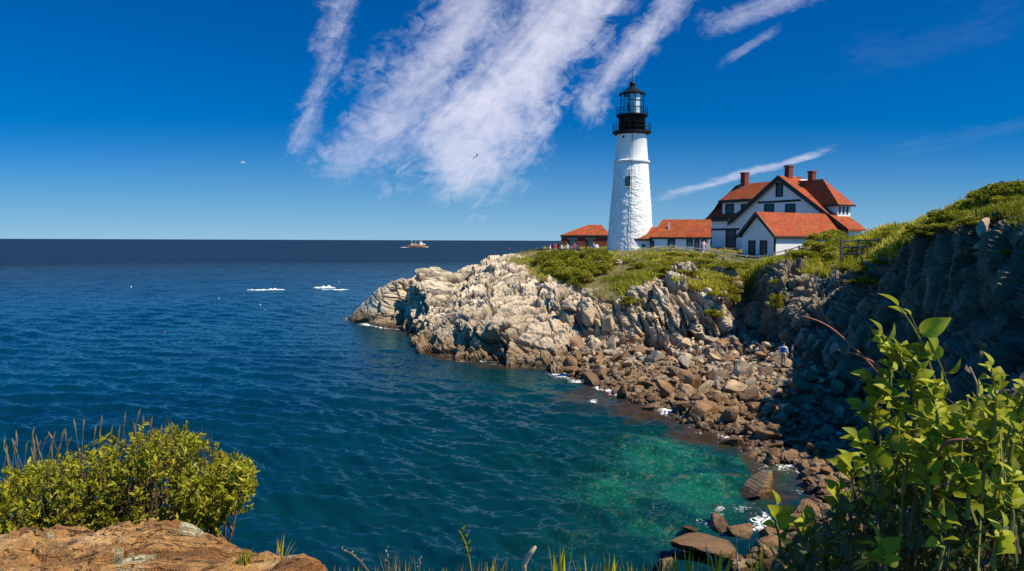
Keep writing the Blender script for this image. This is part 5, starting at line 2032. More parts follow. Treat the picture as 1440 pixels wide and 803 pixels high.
def stalk_grass():
    """dry seed-headed grass standing behind the shrub"""
    r = np.random.default_rng(77)
    v = MB()
    spots = [(20, 618, 4), (36, 630, 5), (44, 640, 7), (-4, 602, 6), (8, 628, 3)] + [(r.uniform(0, 60), r.uniform(615, 645), r.uniform(-8, 8)) for _ in range(12)]
    spots += [(r.uniform(60, 230), r.uniform(588, 640), r.uniform(-14, 14)) for _ in range(5)]
    spots += [(45, 612, 6), (52, 622, 10), (72, 622, 2), (86, 612, 8), (92, 600, 0), (106, 588, -3), (117, 587, 3), (133, 597, 4), (140, 612, 2), (142, 590, 3), (155, 600, 6), (193, 573, 8), (201, 583, 2), (166, 600, 5), (175, 590, 3), (212, 585, 4), (95, 618, 10), (62, 612, 14), (80, 630, 10)]
    for px, py, lean in spots:
        p = at(px, py + r.uniform(2, 16), 5.7 + r.random() * 0.6)
        L = r.uniform(0.45, 0.7)
        b = p + Vector((-lean * 0.01 - 0.03 * r.normal(), 0.05, -L))
        m_ = (p + b) / 2 + Vector((-lean * 0.003, 0, 0.03))
        v.tube([b, m_, p], [0.0035, 0.0028, 0.0015], 4, cap=False)
        q = p + Vector((lean * 0.004, 0, 0.06 + 0.04 * r.random()))
        v.tube([p - (p - m_).normalized() * 0.06, p + (q - p) * 0.4, q], [0.002, 0.0085, 0.002], 5, cap=False)
    o = v.build('dry_grass', M['dry'], None)
    a = o.data.attributes.new('rnd', 'FLOAT', 'POINT')
    a.data.foreach_set('value', r.random(len(o.data.vertices)).astype(np.float32))
    tag(o, 'dry seed headed grass stalks standing behind the lower left shrub', 'grass', kind='stuff')


stalk_grass()


def blades(name, label, cat, px, py_base, Y, n, h_px, spread, mat='grass', seed=0, lean=0.0, width=0.012, group=None):
    """tuft of arching grass blades"""
    r = np.random.default_rng(seed)
    b = at(px, py_base, Y)
    hgt = h_px * Y / F
    v, f, a = [], [], []
    for k in range(n):
        ang = r.uniform(0, 6.28)
        hh = hgt * r.uniform(0.55, 1.05)
        out = r.uniform(0.05, spread) * hh
        dxy = Vector((math.cos(ang), math.sin(ang) * 0.6, 0)) * out + Vector((lean * hh, 0, 0))
        sd = Vector((-math.sin(ang + 0.6), math.cos(ang + 0.6), 0)) * width * r.uniform(0.6, 1.2)
        root = Vector((r.normal() * 0.012, r.normal() * 0.012, -0.12))
        o = len(v)
        seg = 6
        for i in range(seg + 1):
            t = i / seg
            c = root + dxy * (t ** 1.7) + Vector((0, 0, (hh + 0.12) * (t - 0.12 * t * t * (out / hh))))
            wd = (1 - t) ** 0.7 + 0.03
            v += [c - sd * wd, c + Vector((0, 0.002, -0.002)), c + sd * wd]
            a += [0.5 + 0.3 * r.normal() * 0.2 + 0.3 * t] * 3
        for i in range(seg):
            q = o + i * 3
            f += [(q, q + 1, q + 4, q + 3), (q + 1, q + 2, q + 5, q + 4)]
    me = np_mesh(name, np.array([list(p) for p in v]), np.array(f), M[mat], True, {'rnd': np.clip(a, 0, 1)})
    o = link(name, me, None, b)
    tag(o, label, cat, group)
    return o


blades('grass_tuft', 'pointed yellow green grass tuft growing at the right end of the orange rock', 'grass', 394, 790, 3.85, 16, 42, 0.75, 'grass', 1, 0.05, 0.006)
blades('grass_tuft', 'bright broad bladed grass tuft at the bottom edge below the green water', 'grass', 786, 808, 2.5, 7, 52, 0.4, 'grass', 2, 0.02, 0.014)
blades('grass_tuft', 'broad bladed grass tuft at the bottom edge left of the dark boulder', 'grass', 862, 812, 2.4, 7, 42, 0.45, 'grass', 3, 0.02, 0.014)
blades('grass_tuft', 'small dry grass tuft at the bottom edge right of the orange rock', 'grass', 552, 812, 2.6, 14, 46, 0.7, 'dry', 4, -0.05, 0.004)
blades('grass_tuft', 'sparse dry grass tuft at the bottom edge between two seed stalks', 'grass', 580, 812, 2.6, 10, 34, 0.7, 'dry', 5, 0.05, 0.004)
blades('grass_tuft', 'thin grass tuft beside the bent dead twig', 'grass', 704, 810, 2.5, 7, 34, 0.6, 'dry', 6, 0.05, 0.005)
blades('grass_tuft', 'green grass tuft between two broad bladed tufts at the bottom edge', 'grass', 826, 812, 2.4, 8, 36, 0.6, 'grass', 7, -0.05, 0.007)
blades('grass_tuft', 'dry grass tuft in front of the large dark boulder', 'grass', 930, 815, 2.4, 10, 40, 0.7, 'dry', 8, 0.05, 0.006)
blades('grass_tuft', 'tall green grass tuft in front of the dark boulder at the bottom edge', 'grass', 970, 815, 2.3, 9, 54, 0.5, 'grass', 9, 0.05, 0.014)
blades('grass_tuft', 'short green grass tuft left of the tall tuft by the dark boulder', 'grass', 948, 812, 2.35, 9, 40, 0.6, 'grass', 12, -0.1, 0.008)
blades('grass_tuft', 'green grass tuft right of the dark boulder at the bottom edge', 'grass', 1012, 815, 2.3, 9, 58, 0.6, 'grass', 13, 0.1, 0.013)
blades('grass_tuft', 'grass tuft with broad blades below the first small leafy plant', 'grass', 1062, 815, 2.3, 9, 62, 0.6, 'grass', 14, 0.05, 0.014)
blades('grass_tuft', 'dry grass tuft between the dead twig and the bright tuft', 'grass', 762, 812, 2.5, 9, 30, 0.8, 'dry', 15, 0.05, 0.004)
blades('grass_tuft', 'low dry grass tuft at the bottom edge below the leaning seed stalk', 'grass', 645, 812, 2.55, 14, 26, 0.9, 'dry', 16, 0.0, 0.004)
for k, px in enumerate((470, 500, 530, 566, 602, 622, 672, 690, 722, 846, 884, 906)):
    blades('grass_tuft', 'small mixed grass tuft in the thin row along the bottom edge', 'grass', px, 812 + (k % 3) * 3, 2.45 + 0.05 * (k % 4), 9, 20 + 7 * (k % 4), 0.8, 'grass' if k % 3 else 'dry', 30 + k, 0.05 * (k % 3 - 1), 0.006, 'grass tufts along the bottom edge')
blades('grass_tuft', 'low moss green tuft in a hollow of the orange rock', 'grass', 345, 782, 3.7, 60, 14, 1.6, 'grass', 10, 0.0, 0.006)


def seed_stalk(label, pts, n_seed, seed, mat='dry', sz=0.016):
    """one grass stem with seed grains"""
    r = np.random.default_rng(seed)
    P_ = [at(*q) for q in pts]
    o = P_[0].copy()
    t = thing('seed_stalk', label, 'grass stalk', o)
    m = MB()
    m.tube([p - o for p in P_], [0.0035] * (len(P_) - 1) + [0.0015], 5)
    m.build('stem', M['stem_green' if mat == 'grass' else 'dry'], t)
    s = MB()
    top = len(P_) - 1
    for k in range(n_seed):
        f = 1 - 0.66 * k / max(1, n_seed - 1)
        q = f * top
        i = min(int(q), top - 1)
        c = P_[i].lerp(P_[i + 1], q - i) - o
        d = Vector(((-1) ** k * 0.6 + r.normal() * 0.2, r.normal() * 0.3, 0.9)).normalized()
        s.tube([c, c + d * sz * 0.5, c + d * sz * 1.1], [0.001, sz * 0.22, 0.0008], 5)
    s.build('seed_head', M['twig_pale' if mat == 'dry' else 'leaf_vine'], t)


seed_stalk('leaning seed headed grass stalk tall against the dark water at the bottom centre', [(664, 812, 2.5), (660, 785, 2.5), (655, 765, 2.5), (648, 748, 2.5)], 8, 1, 'grass', 0.026)
seed_stalk('arched dry stalk at the bottom right of the orange rock', [(520, 806, 2.6), (508, 790, 2.6), (494, 778, 2.6), (480, 772, 2.6)], 5, 2, 'dry', 0.011)
seed_stalk('thin upright dry stalk beside the arched stalk', [(545, 808, 2.6), (545, 790, 2.6), (544, 770, 2.6)], 5, 3, 'dry', 0.011)
seed_stalk('short dry stalk left of the leaning seed headed stalk', [(588, 808, 2.6), (590, 795, 2.6), (591, 786, 2.6)], 4, 4, 'dry', 0.011)

tw = MB()
q0 = at(738, 812, 2.4)
pts = [at(738, 812, 2.4), at(737, 795, 2.4), at(741, 784, 2.4), at(747, 777, 2.39), at(753, 769, 2.38)]
tw.tube([p - q0 for p in pts], [0.010, 0.009, 0.011, 0.009, 0.005], 8)
o = tw.build('dead_twig', M['twig_pale'], None, True, q0)
tag(o, 'thick bent pale dead twig rising at the bottom centre edge', 'twig')


# ------------------------------------------------------------------ broad leaved plants at the right
def sprig(label, pts, leaves, leaf_px, seed, mat='leaf_vine', stem='stem_green', group=None, name='leafy_plant', r0=0.006, term=True, tone=0.5):
    """stem through the given places, leaves set alternately along it"""
    r = np.random.default_rng(seed)
    P_ = np.array([list(at(*q)) for q in pts])
    C_, _ = catmull(P_, [6] * (len(P_) - 1))
    o = Vector(C_[0])
    t = thing(name, label, 'plant', o, 0.0, group)
    C_ = C_ - np.array(o)
    s = MB()
    k = len(C_)
    s.tube([Vector(p) for p in C_], [r0 * (1 - 0.65 * i / (k - 1)) for i in range(k)], 6)
    pos, ax, nn, sz = [], [], [], []
    Ym = pts[-1][2]
    L0 = leaf_px * Ym / F
    for i in range(leaves):
        f = 0.38 + 0.62 * i / max(1, leaves - 1)
        q = f * (k - 1)
        a = min(int(q), k - 2)
        c = C_[a] + (C_[a + 1] - C_[a]) * (q - a)
        d = C_[a + 1] - C_[a]
        d = d / np.linalg.norm(d)
        side = np.array([math.cos(i * 2.4 + seed), math.sin(i * 2.4 + seed) * 0.8 - 0.35, 0.1 + 0.3 * r.random()])
        if term and i == leaves - 1:
            axis = d + 0.1 * r.normal(size=3)
        else:
            axis = side + d * 0.55 + r.normal(size=3) * 0.15
        axis /= np.linalg.norm(axis)
        pet = c + axis * L0 * 0.12
        s.tube([Vector(c), Vector(pet)], [0.002, 0.0015], 4, cap=False)
        pos.append(pet)
        ax.append(axis)
        nn.append(np.array([0.35, -0.55, 0.85]) + r.normal(size=3) * 0.45)
        sz.append(L0 * r.uniform(0.6, 1.25) * (1.0 - 0.25 * (i / max(1, leaves))))
    s.build('stem', M[stem], t)
    pos, ax, nn, sz = map(np.array, (pos, ax, nn, sz))
    v, f = scatter(LEAF_VINE[0], LEAF_VINE[1], pos, frames(ax, nn), sz * r.uniform(0.85, 1.1, len(sz)), sz)
    rr = attr_rep(np.clip(tone + r.normal(size=len(sz)) * 0.30, 0, 1), len(LEAF_VINE[0]))
    link('leaves', np_mesh('leaves', v, f, M[mat], True, {'rnd': rr}), t)
    return t


sprig('tallest plant sprig with three pointed leaves high against the dark cliff', [(1322, 560, 2.0), (1308, 515, 2.0), (1295, 480, 2.0), (1278, 450, 2.0), (1266, 434, 2.0)], 4, 36, 3, r0=0.0045, tone=.75)
sprig('sprig with one broad leaf leaning right of the tallest sprig', [(1336, 552, 2.0), (1325, 520, 2.0), (1316, 498, 2.0)], 3, 38, 12, r0=0.004, tone=.7)
sprig('thin sprig with small leaves beside the tallest sprig', [(1300, 500, 2.02), (1292, 470, 2.02), (1282, 446, 2.02)], 2, 22, 31, r0=0.003, tone=.7)
cl = [((1246, 600, 2.1), (1252, 540, 2.1), (1250, 500, 2.1), (1240, 470, 2.1)), ((1262, 600, 2.05), (1272, 550, 2.05), (1268, 510, 2.05), (1262, 490, 2.05)),
      ((1280, 620, 2.0), (1290, 570, 2.0), (1288, 530, 2.0), (1290, 505, 2.0)), ((1225, 640, 2.1), (1228, 590, 2.1), (1234, 550, 2.1), (1222, 535, 2.1)),
      ((1250, 660, 2.0), (1255, 610, 2.0), (1262, 575, 2.0), (1252, 556, 2.0)), ((1310, 640, 1.95), (1318, 590, 1.95), (1312, 560, 1.95), (1320, 540, 1.95)),
      ((1392, 640, 1.8), (1400, 590, 1.8), (1398, 550, 1.8), (1394, 518, 1.8)), ((1420, 650, 1.8), (1428, 600, 1.8), (1436, 570, 1.8), (1448, 545, 1.8)),
      ((1350, 650, 1.9), (1352, 610, 1.9), (1360, 585, 1.9), (1372, 560, 1.9)), ((1270, 690, 1.95), (1276, 650, 1.95), (1270, 620, 1.95), (1262, 600, 1.95)),
      ((1330, 690, 1.9), (1336, 650, 1.9), (1330, 620, 1.9), (1338, 600, 1.9)), ((1230, 690, 2.0), (1226, 660, 2.0), (1216, 630, 2.0), (1206, 618, 2.0)),
      ((1380, 700, 1.8), (1384, 660, 1.8), (1390, 640, 1.8), (1380, 615, 1.8)), ((1300, 720, 1.9), (1306, 690, 1.9), (1300, 650, 1.9), (1310, 630, 1.9)),
      ((1440, 700, 1.75), (1440, 660, 1.75), (1446, 640, 1.75), (1434, 610, 1.75)), ((1420, 760, 1.7), (1424, 720, 1.7), (1416, 690, 1.7), (1424, 665, 1.7)),
      ((1240, 640, 2.1), (1236, 610, 2.1), (1226, 585, 2.1), (1212, 575, 2.1)), ((1360, 730, 1.8), (1362, 700, 1.8), (1356, 680, 1.8), (1350, 660, 1.8))]
for i, p in enumerate(cl):
    sprig('broad leaved green plant in the tangled mass at the right edge', p, 16, 26, 40 + i, group='broad leaved plants tangled at the right edge', tone=.55 + .1 * math.sin(i * 3.1))
lowp = [((1098, 790, 2.4), (1096, 755, 2.4), (1090, 735, 2.4), (1092, 715, 2.4)), ((1116, 800, 2.3), (1124, 770, 2.3), (1132, 750, 2.3), (1134, 735, 2.3)), ((1248, 830, 1.9), (1246, 800, 1.9), (1240, 780, 1.9), (1234, 762, 1.9)),
        ((1160, 810, 2.3), (1166, 790, 2.3), (1160, 775, 2.3), (1170, 762, 2.3)), ((1202, 700, 2.3), (1200, 680, 2.3), (1198, 660, 2.3), (1194, 648, 2.3)), ((1320, 800, 1.8), (1326, 770, 1.8), (1322, 745, 1.8), (1334, 730, 1.8)),
        ((1180, 745, 2.3), (1184, 725, 2.3), (1176, 705, 2.3), (1180, 692, 2.3)), ((1226, 742, 2.2), (1222, 720, 2.2), (1228, 700, 2.2), (1238, 690, 2.2)), ((1400, 810, 1.6), (1396, 785, 1.6), (1404, 765, 1.6), (1410, 745, 1.6))]
where = ['above the dark boulder at the bottom', 'right of the grass tuft at the bottom', 'at the bottom edge in the dark brush', 'low between two plants at the bottom', 'in front of the brown rocks at the cove end', 'in the dark brush of the lower right', 'in the dark brush below the cove end', 'beside the tangled mass of leaves', 'in the bottom right corner']
for i, p in enumerate(lowp):
    sprig('small broad leaved plant ' + where[i], p, 9, 30, 80 + i, tone=.6)


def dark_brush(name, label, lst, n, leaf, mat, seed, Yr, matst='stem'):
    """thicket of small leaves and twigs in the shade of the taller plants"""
    r = np.random.default_rng(seed)
    poly = np.array(lst, dtype=float)
    b = at(poly[:, 0].mean(), poly[:, 1].max(), sum(Yr) / 2)
    t = thing(name, label, 'brush', (b.x, b.y, b.z))
    o = np.array(t.location)
    x, y = poly[:, 0], poly[:, 1]
    pos = []
    while len(pos) < n:
        px, py = r.uniform(x.min(), x.max()), r.uniform(y.min(), y.max())
        ins = False
        j = len(x) - 1
        for i in range(len(x)):
            if (y[i] > py) != (y[j] > py) and px < (x[j] - x[i]) * (py - y[i]) / (y[j] - y[i]) + x[i]:
                ins = not ins
            j = i
        if ins:
            pos.append(list(at(px, py, r.uniform(*Yr))))
    pos = np.array(pos) - o
    ax = rand_unit(n) + np.array([0, -0.1, 0.5])
    nn = rand_unit(n) + np.array([0, -0.4, 0.7])
    s = leaf * r.uniform(0.5, 1.3, n)
    v, f = scatter(LEAF_BAY[0], LEAF_BAY[1], pos, frames(ax, nn), s * 1.5, s)
    link('foliage', np_mesh('foliage', v, f, M[mat], True, {'rnd': attr_rep(r.random(n), len(LEAF_BAY[0]))}), t)
    st = MB()
    for k in range(0, n, 14):
        p = Vector(pos[k])
        q = p + Vector((r.normal() * 0.07, r.normal() * 0.07, -0.12 - 0.2 * r.random()))
        w = p + Vector((r.normal() * 0.05, r.normal() * 0.04, 0.05 + 0.08 * r.random()))
        st.tube([q, p, w], [0.004, 0.003, 0.0015], 4, cap=False)
    st.build('twigs', M[matst], t)


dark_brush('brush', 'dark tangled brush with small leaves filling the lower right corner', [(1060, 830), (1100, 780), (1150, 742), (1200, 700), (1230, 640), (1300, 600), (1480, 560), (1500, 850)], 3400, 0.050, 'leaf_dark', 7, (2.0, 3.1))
dark_brush('brush', 'dry brown brush with dead twigs between the low plants', [(1080, 830), (1120, 790), (1180, 740), (1290, 720), (1340, 760), (1330, 830)], 700, 0.040, 'dry', 8, (2.2, 2.9))
dark_brush('brush', 'yellow green leaf tangle at the right edge above the dark brush', [(1235, 680), (1240, 610), (1290, 570), (1340, 580), (1480, 560), (1500, 690), (1400, 740), (1300, 700)], 420, 0.06, 'leaf_vine', 9, (1.9, 2.3), 'stem_green')


def twig(label, pts, r0, mat):
    P_ = [at(*q) for q in pts]
    b = MB()
    o_ = P_[0].copy()
    C_, _ = catmull(np.array([list(p) for p in P_]), [5] * (len(P_) - 1))
    k = len(C_)
    b.tube([Vector(c) - o_ for c in C_], [r0 * (1 - 0.6 * i / (k - 1)) for i in range(k)], 6)
    ob = b.build('bare_twig', M[mat], None, True, o_)
    tag(ob, label, 'twig')
    return ob


twig('long bare red twig pointing left across the dark cliff', [(1240, 530, 2.05), (1212, 500, 2.05), (1175, 466, 2.05), (1152, 452, 2.05), (1127, 444, 2.05)], 0.0042, 'twig_red')
twig('shorter bare red twig below the long red twig', [(1238, 516, 2.05), (1222, 506, 2.05), (1200, 497, 2.05), (1177, 492, 2.05)], 0.004, 'twig_red')
twig('reddish curved vine stem lying over the leaves at the right', [(1318, 640, 1.85), (1330, 622, 1.82), (1352, 618, 1.8), (1378, 622, 1.8), (1400, 630, 1.8)], 0.0045, 'twig_red')
twig('brown dead stalk rising between two broad leaves near the right edge', [(1376, 560, 1.9), (1374, 540, 1.9), (1364, 516, 1.9)], 0.004, 'twig_pale')
twig('pale dead stalk in the dark brush below the dark boulder', [(1040, 808, 2.3), (1036, 780, 2.3), (1036, 752, 2.3)], 0.004, 'twig_pale')
twig('short tan stick standing in front of the dark boulder', [(1004, 806, 2.3), (1000, 785, 2.3), (992, 770, 2.3)], 0.005, 'twig_pale')
twig('thin red twig in the brush at the lower right', [(1230, 800, 2.1), (1215, 770, 2.1), (1190, 745, 2.1)], 0.003, 'twig_red')
twig('curved brown twig below the broad leaves', [(1390, 700, 1.8), (1360, 690, 1.8), (1330, 680, 1.8), (1310, 690, 1.8)], 0.0035, 'twig_red')
# ------------------------------------------------------------------ people: continuous skinned bodies with clothes
def skin_body(pose):
    """pose: joints (name -> (x, y, z, radius)), bones; returns a mesh grown around them"""
    J, bones = pose
    names = list(J)
    me = bpy.data.meshes.new('body')
    me.from_pydata([J[n][:3] for n in names], [(names.index(a), names.index(b)) for a, b in bones], [])
    ob = bpy.data.objects.new('tmp', me)
    COL.objects.link(ob)
    ob.modifiers.new('s', 'SKIN')
    for v, n in zip(me.skin_vertices[0].data, names):
        r = J[n][3]
        v.radius = r if isinstance(r, tuple) else (r, r)
        v.use_root = n == 'pelvis'
    md = ob.modifiers.new('d', 'SUBSURF')
    md.levels = 1
    md.render_levels = 1
    dg = bpy.context.evaluated_depsgraph_get()
    out = bpy.data.meshes.new_from_object(ob.evaluated_get(dg))
    bpy.data.objects.remove(ob)
    out.polygons.foreach_set('use_smooth', [True] * len(out.polygons))
    return out


def human(arm=0.0, bend=0.0, sit=False):
    J = {'pelvis': (0, 0, 0.93, (0.15, 0.11)), 'waist': (0, 0, 1.08, (0.135, 0.10)), 'chest': (0, 0.0, 1.30, (0.175, 0.11)), 'neck0': (0, 0, 1.46, 0.06), 'neck1': (0, -0.01, 1.53, 0.052),
         'head0': (0, -0.02, 1.60, 0.085), 'head1': (0, -0.012, 1.70, 0.088), 'head2': (0, -0.005, 1.755, 0.045), 'nose': (0, -0.115, 1.635, 0.014)}
    B_ = [('pelvis', 'waist'), ('waist', 'chest'), ('chest', 'neck0'), ('neck0', 'neck1'), ('neck1', 'head0'), ('head0', 'head1'), ('head1', 'head2'), ('head0', 'nose')]
    for s, n in ((1, 'r'), (-1, 'l')):
        J['sh' + n] = (0.19 * s, 0, 1.41, 0.062)
        a = arm if s > 0 else arm * 0.3
        J['el' + n] = (0.25 * s, -0.10 * a, 1.14, 0.046)
        J['wr' + n] = (0.26 * s - 0.10 * a * s, -0.06 - 0.26 * a, 0.90 + 0.22 * a, 0.034)
        J['ha' + n] = (0.26 * s - 0.13 * a * s, -0.09 - 0.30 * a, 0.82 + 0.26 * a, 0.026)
        J['hip' + n] = (0.095 * s, 0, 0.88, 0.095)
        J['kn' + n] = (0.11 * s, -0.02 - bend * 0.1 * s, 0.49, 0.062)
        J['an' + n] = (0.115 * s, 0.02 + bend * 0.12 * s, 0.09, 0.042)
        J['to' + n] = (0.125 * s, -0.15 + bend * 0.12 * s, 0.035, 0.034)
        B_ += [('chest', 'sh' + n), ('sh' + n, 'el' + n), ('el' + n, 'wr' + n), ('wr' + n, 'ha' + n), ('pelvis', 'hip' + n), ('hip' + n, 'kn' + n), ('kn' + n, 'an' + n), ('an' + n, 'to' + n)]
        for k in range(4):
            J['f%d%s' % (k, n)] = (0.26 * s - 0.14 * a * s + 0.008 * (k - 1.5), -0.10 - 0.32 * a + 0.02 * (k - 1.5), 0.735 + 0.26 * a - 0.008 * abs(k - 1.2), 0.009)
            B_.append(('ha' + n, 'f%d%s' % (k, n)))
        J['th' + n] = (0.22 * s - 0.14 * a * s, -0.14 - 0.30 * a, 0.79 + 0.26 * a, 0.010)
        B_.append(('ha' + n, 'th' + n))
    return J, B_


SKIN = mat_plain('skin', (0.50, 0.30, 0.21), 0.6, 0.3, 0.1, 8)
CLOTH = {n: mat_plain(n + '_cloth', c, 0.85, 0.15, 0.18, 10) for n, c in {
    'white': (0.78, 0.78, 0.78), 'red': (0.55, 0.03, 0.03), 'pink': (0.75, 0.14, 0.32), 'purple': (0.20, 0.06, 0.30), 'light_blue': (0.35, 0.52, 0.78), 'blue': (0.05, 0.16, 0.50), 'navy': (0.02, 0.03, 0.10),
    'tan': (0.46, 0.35, 0.22), 'grey': (0.25, 0.26, 0.28), 'black': (0.02, 0.02, 0.022), 'orange': (0.7, 0.28, 0.08), 'pale_pink': (0.75, 0.5, 0.52)}.items()}
HAIR = {n: mat_plain(n + '_hair', c, 0.7, 0.3, 0.3, 30) for n, c in {'brown': (0.06, 0.03, 0.015), 'blond': (0.38, 0.25, 0.10), 'black': (0.012, 0.01, 0.01), 'grey': (0.4, 0.4, 0.4)}.items()}
BODIES = [skin_body(human(0.0, 0.0)), skin_body(human(0.9, 0.5)), skin_body(human(0.4, -0.5))]
for b in BODIES:
    b.materials.clear()
    b.materials.append(SKIN)


def garment(body, test, inflate, name, mat):
    V = np.zeros(len(body.vertices) * 3)
    body.vertices.foreach_get('co', V)
    V = V.reshape(-1, 3)
    Nn = np.array([v.normal[:] for v in body.vertices])
    fs = [tuple(p.vertices) for p in body.polygons if all(test(*V[i]) for i in p.vertices)]
    used = sorted({i for f in fs for i in f})
    mp = {i: k for k, i in enumerate(used)}
    me = bpy.data.meshes.new(name)
    me.from_pydata([tuple(V[i] + Nn[i] * inflate) for i in used], [], [tuple(mp[i] for i in f) for f in fs])
    me.materials.append(mat)
    me.polygons.foreach_set('use_smooth', [True] * len(me.polygons))
    return me


def person(p, rz, kind, shirt, legs, hair, label, long_legs=True, h=1.0, group=None, pack=None):
    t = thing('person', label, 'person', p, rz, group)
    b = BODIES[kind]
    link('body', b, t)
    link('shirt', garment(b, lambda x, y, z: (0.90 < z < 1.475 and abs(x) < 0.235) or (1.12 < z < 1.475), 0.016, 'shirt', CLOTH[shirt]), t)
    lo = 0.12 if long_legs else 0.52
    link('trousers' if long_legs else 'shorts', garment(b, lambda x, y, z: lo < z < 0.99 and abs(x) < 0.215 and y > -0.13, 0.014, 'trousers', CLOTH[legs]), t)
    link('shoes', garment(b, lambda x, y, z: z < 0.105, 0.01, 'shoes', CLOTH['grey']), t)
    link('hair', garment(b, lambda x, y, z: z > 1.66 or (z > 1.56 and y > 0.0), 0.016, 'hair', HAIR[hair]), t)
    ey = MB()
    for s in (-1, 1):
        ey.lathe([(0.004, -0.009), (0.011, 0), (0.004, 0.009)], 8, 0, 0.033 * s, -0.098)
    eo = ey.build('eyes', M['black_iron'], t)
    eo.location = (0, 0, 1.665)
    if pack:
        m = MB()
        m.box(-0.14, 0.14, 0.12, 0.27, 1.05, 1.42)
        m.build('backpack', CLOTH[pack], t)
    t.scale = (h, h, h)
    return t


crowd = [
    (773.5, 360, 107.2, 0, 'white', 'tan', 'blond', 'person in white shirt at the far left end of the white fence'),
    (777.0, 359, 108.5, 1, 'purple', 'white', 'brown', 'person in purple top next to the white fence end'),
    (781.0, 357, 106.4, 2, 'red', 'tan', 'brown', 'person in red top with tan trousers by the white fence'),
    (785.0, 357, 108.0, 0, 'red', 'black', 'black', 'person in red top with black trousers by the brick corner'),
    (789.5, 358.5, 106.2, 1, 'white', 'navy', 'brown', 'person in white shirt and navy trousers before the brick corner'),
    (797.8, 357.5, 105.9, 2, 'white', 'grey', 'grey', 'grey haired person in white shirt below the first brick window'),
    (807.5, 357.5, 105.5, 0, 'pink', 'purple', 'brown', 'person in bright pink top between the two brick windows'),
    (811.0, 357, 106.9, 1, 'pale_pink', 'tan', 'blond', 'blond person in pale pink top beside the bright pink one'),
    (823.6, 357.5, 105.5, 2, 'orange', 'tan', 'blond', 'person in orange tan top just left of the second brick window'),
    (834.5, 357.5, 103.4, 0, 'light_blue', 'white', 'blond', 'person in light blue shirt right of the second brick window'),
    (839.0, 357.5, 102.8, 1, 'white', 'light_blue', 'brown', 'person in white shirt nearest the lighthouse wall'),
]
for i, (px, py, Y, k, sh, lg, hr, lb) in enumerate(crowd):
    p = at(px, py, Y)
    person(p, random.uniform(-2.5, 2.5), k, sh, lg, hr, lb, True, 0.97 + 0.04 * math.sin(i * 2.3))
p = at(989.5, 356.5, 91)
person(p, 0.4, 1, 'pale_pink', 'white', 'brown', 'person in pale pink top at the fence before the passage doorway')
p = hit(1101, 521)
p = p if p is not None else at(1101, 521, 50)
person(Vector((p.x, p.y, p.z + 0.25)), 2.6, 0, 'white', 'tan', 'brown', 'person with white and blue shirt standing on the stones under the dark cliff', False, 1.0, None, 'blue')
p = hit(1113, 520)
p = p if p is not None else at(1113, 520, 50)
person(Vector((p.x, p.y, p.z + 0.1)), 1.0, 2, 'navy', 'grey', 'black', 'person in dark clothes standing right of the white shirted one under the cliff', True, 0.98)


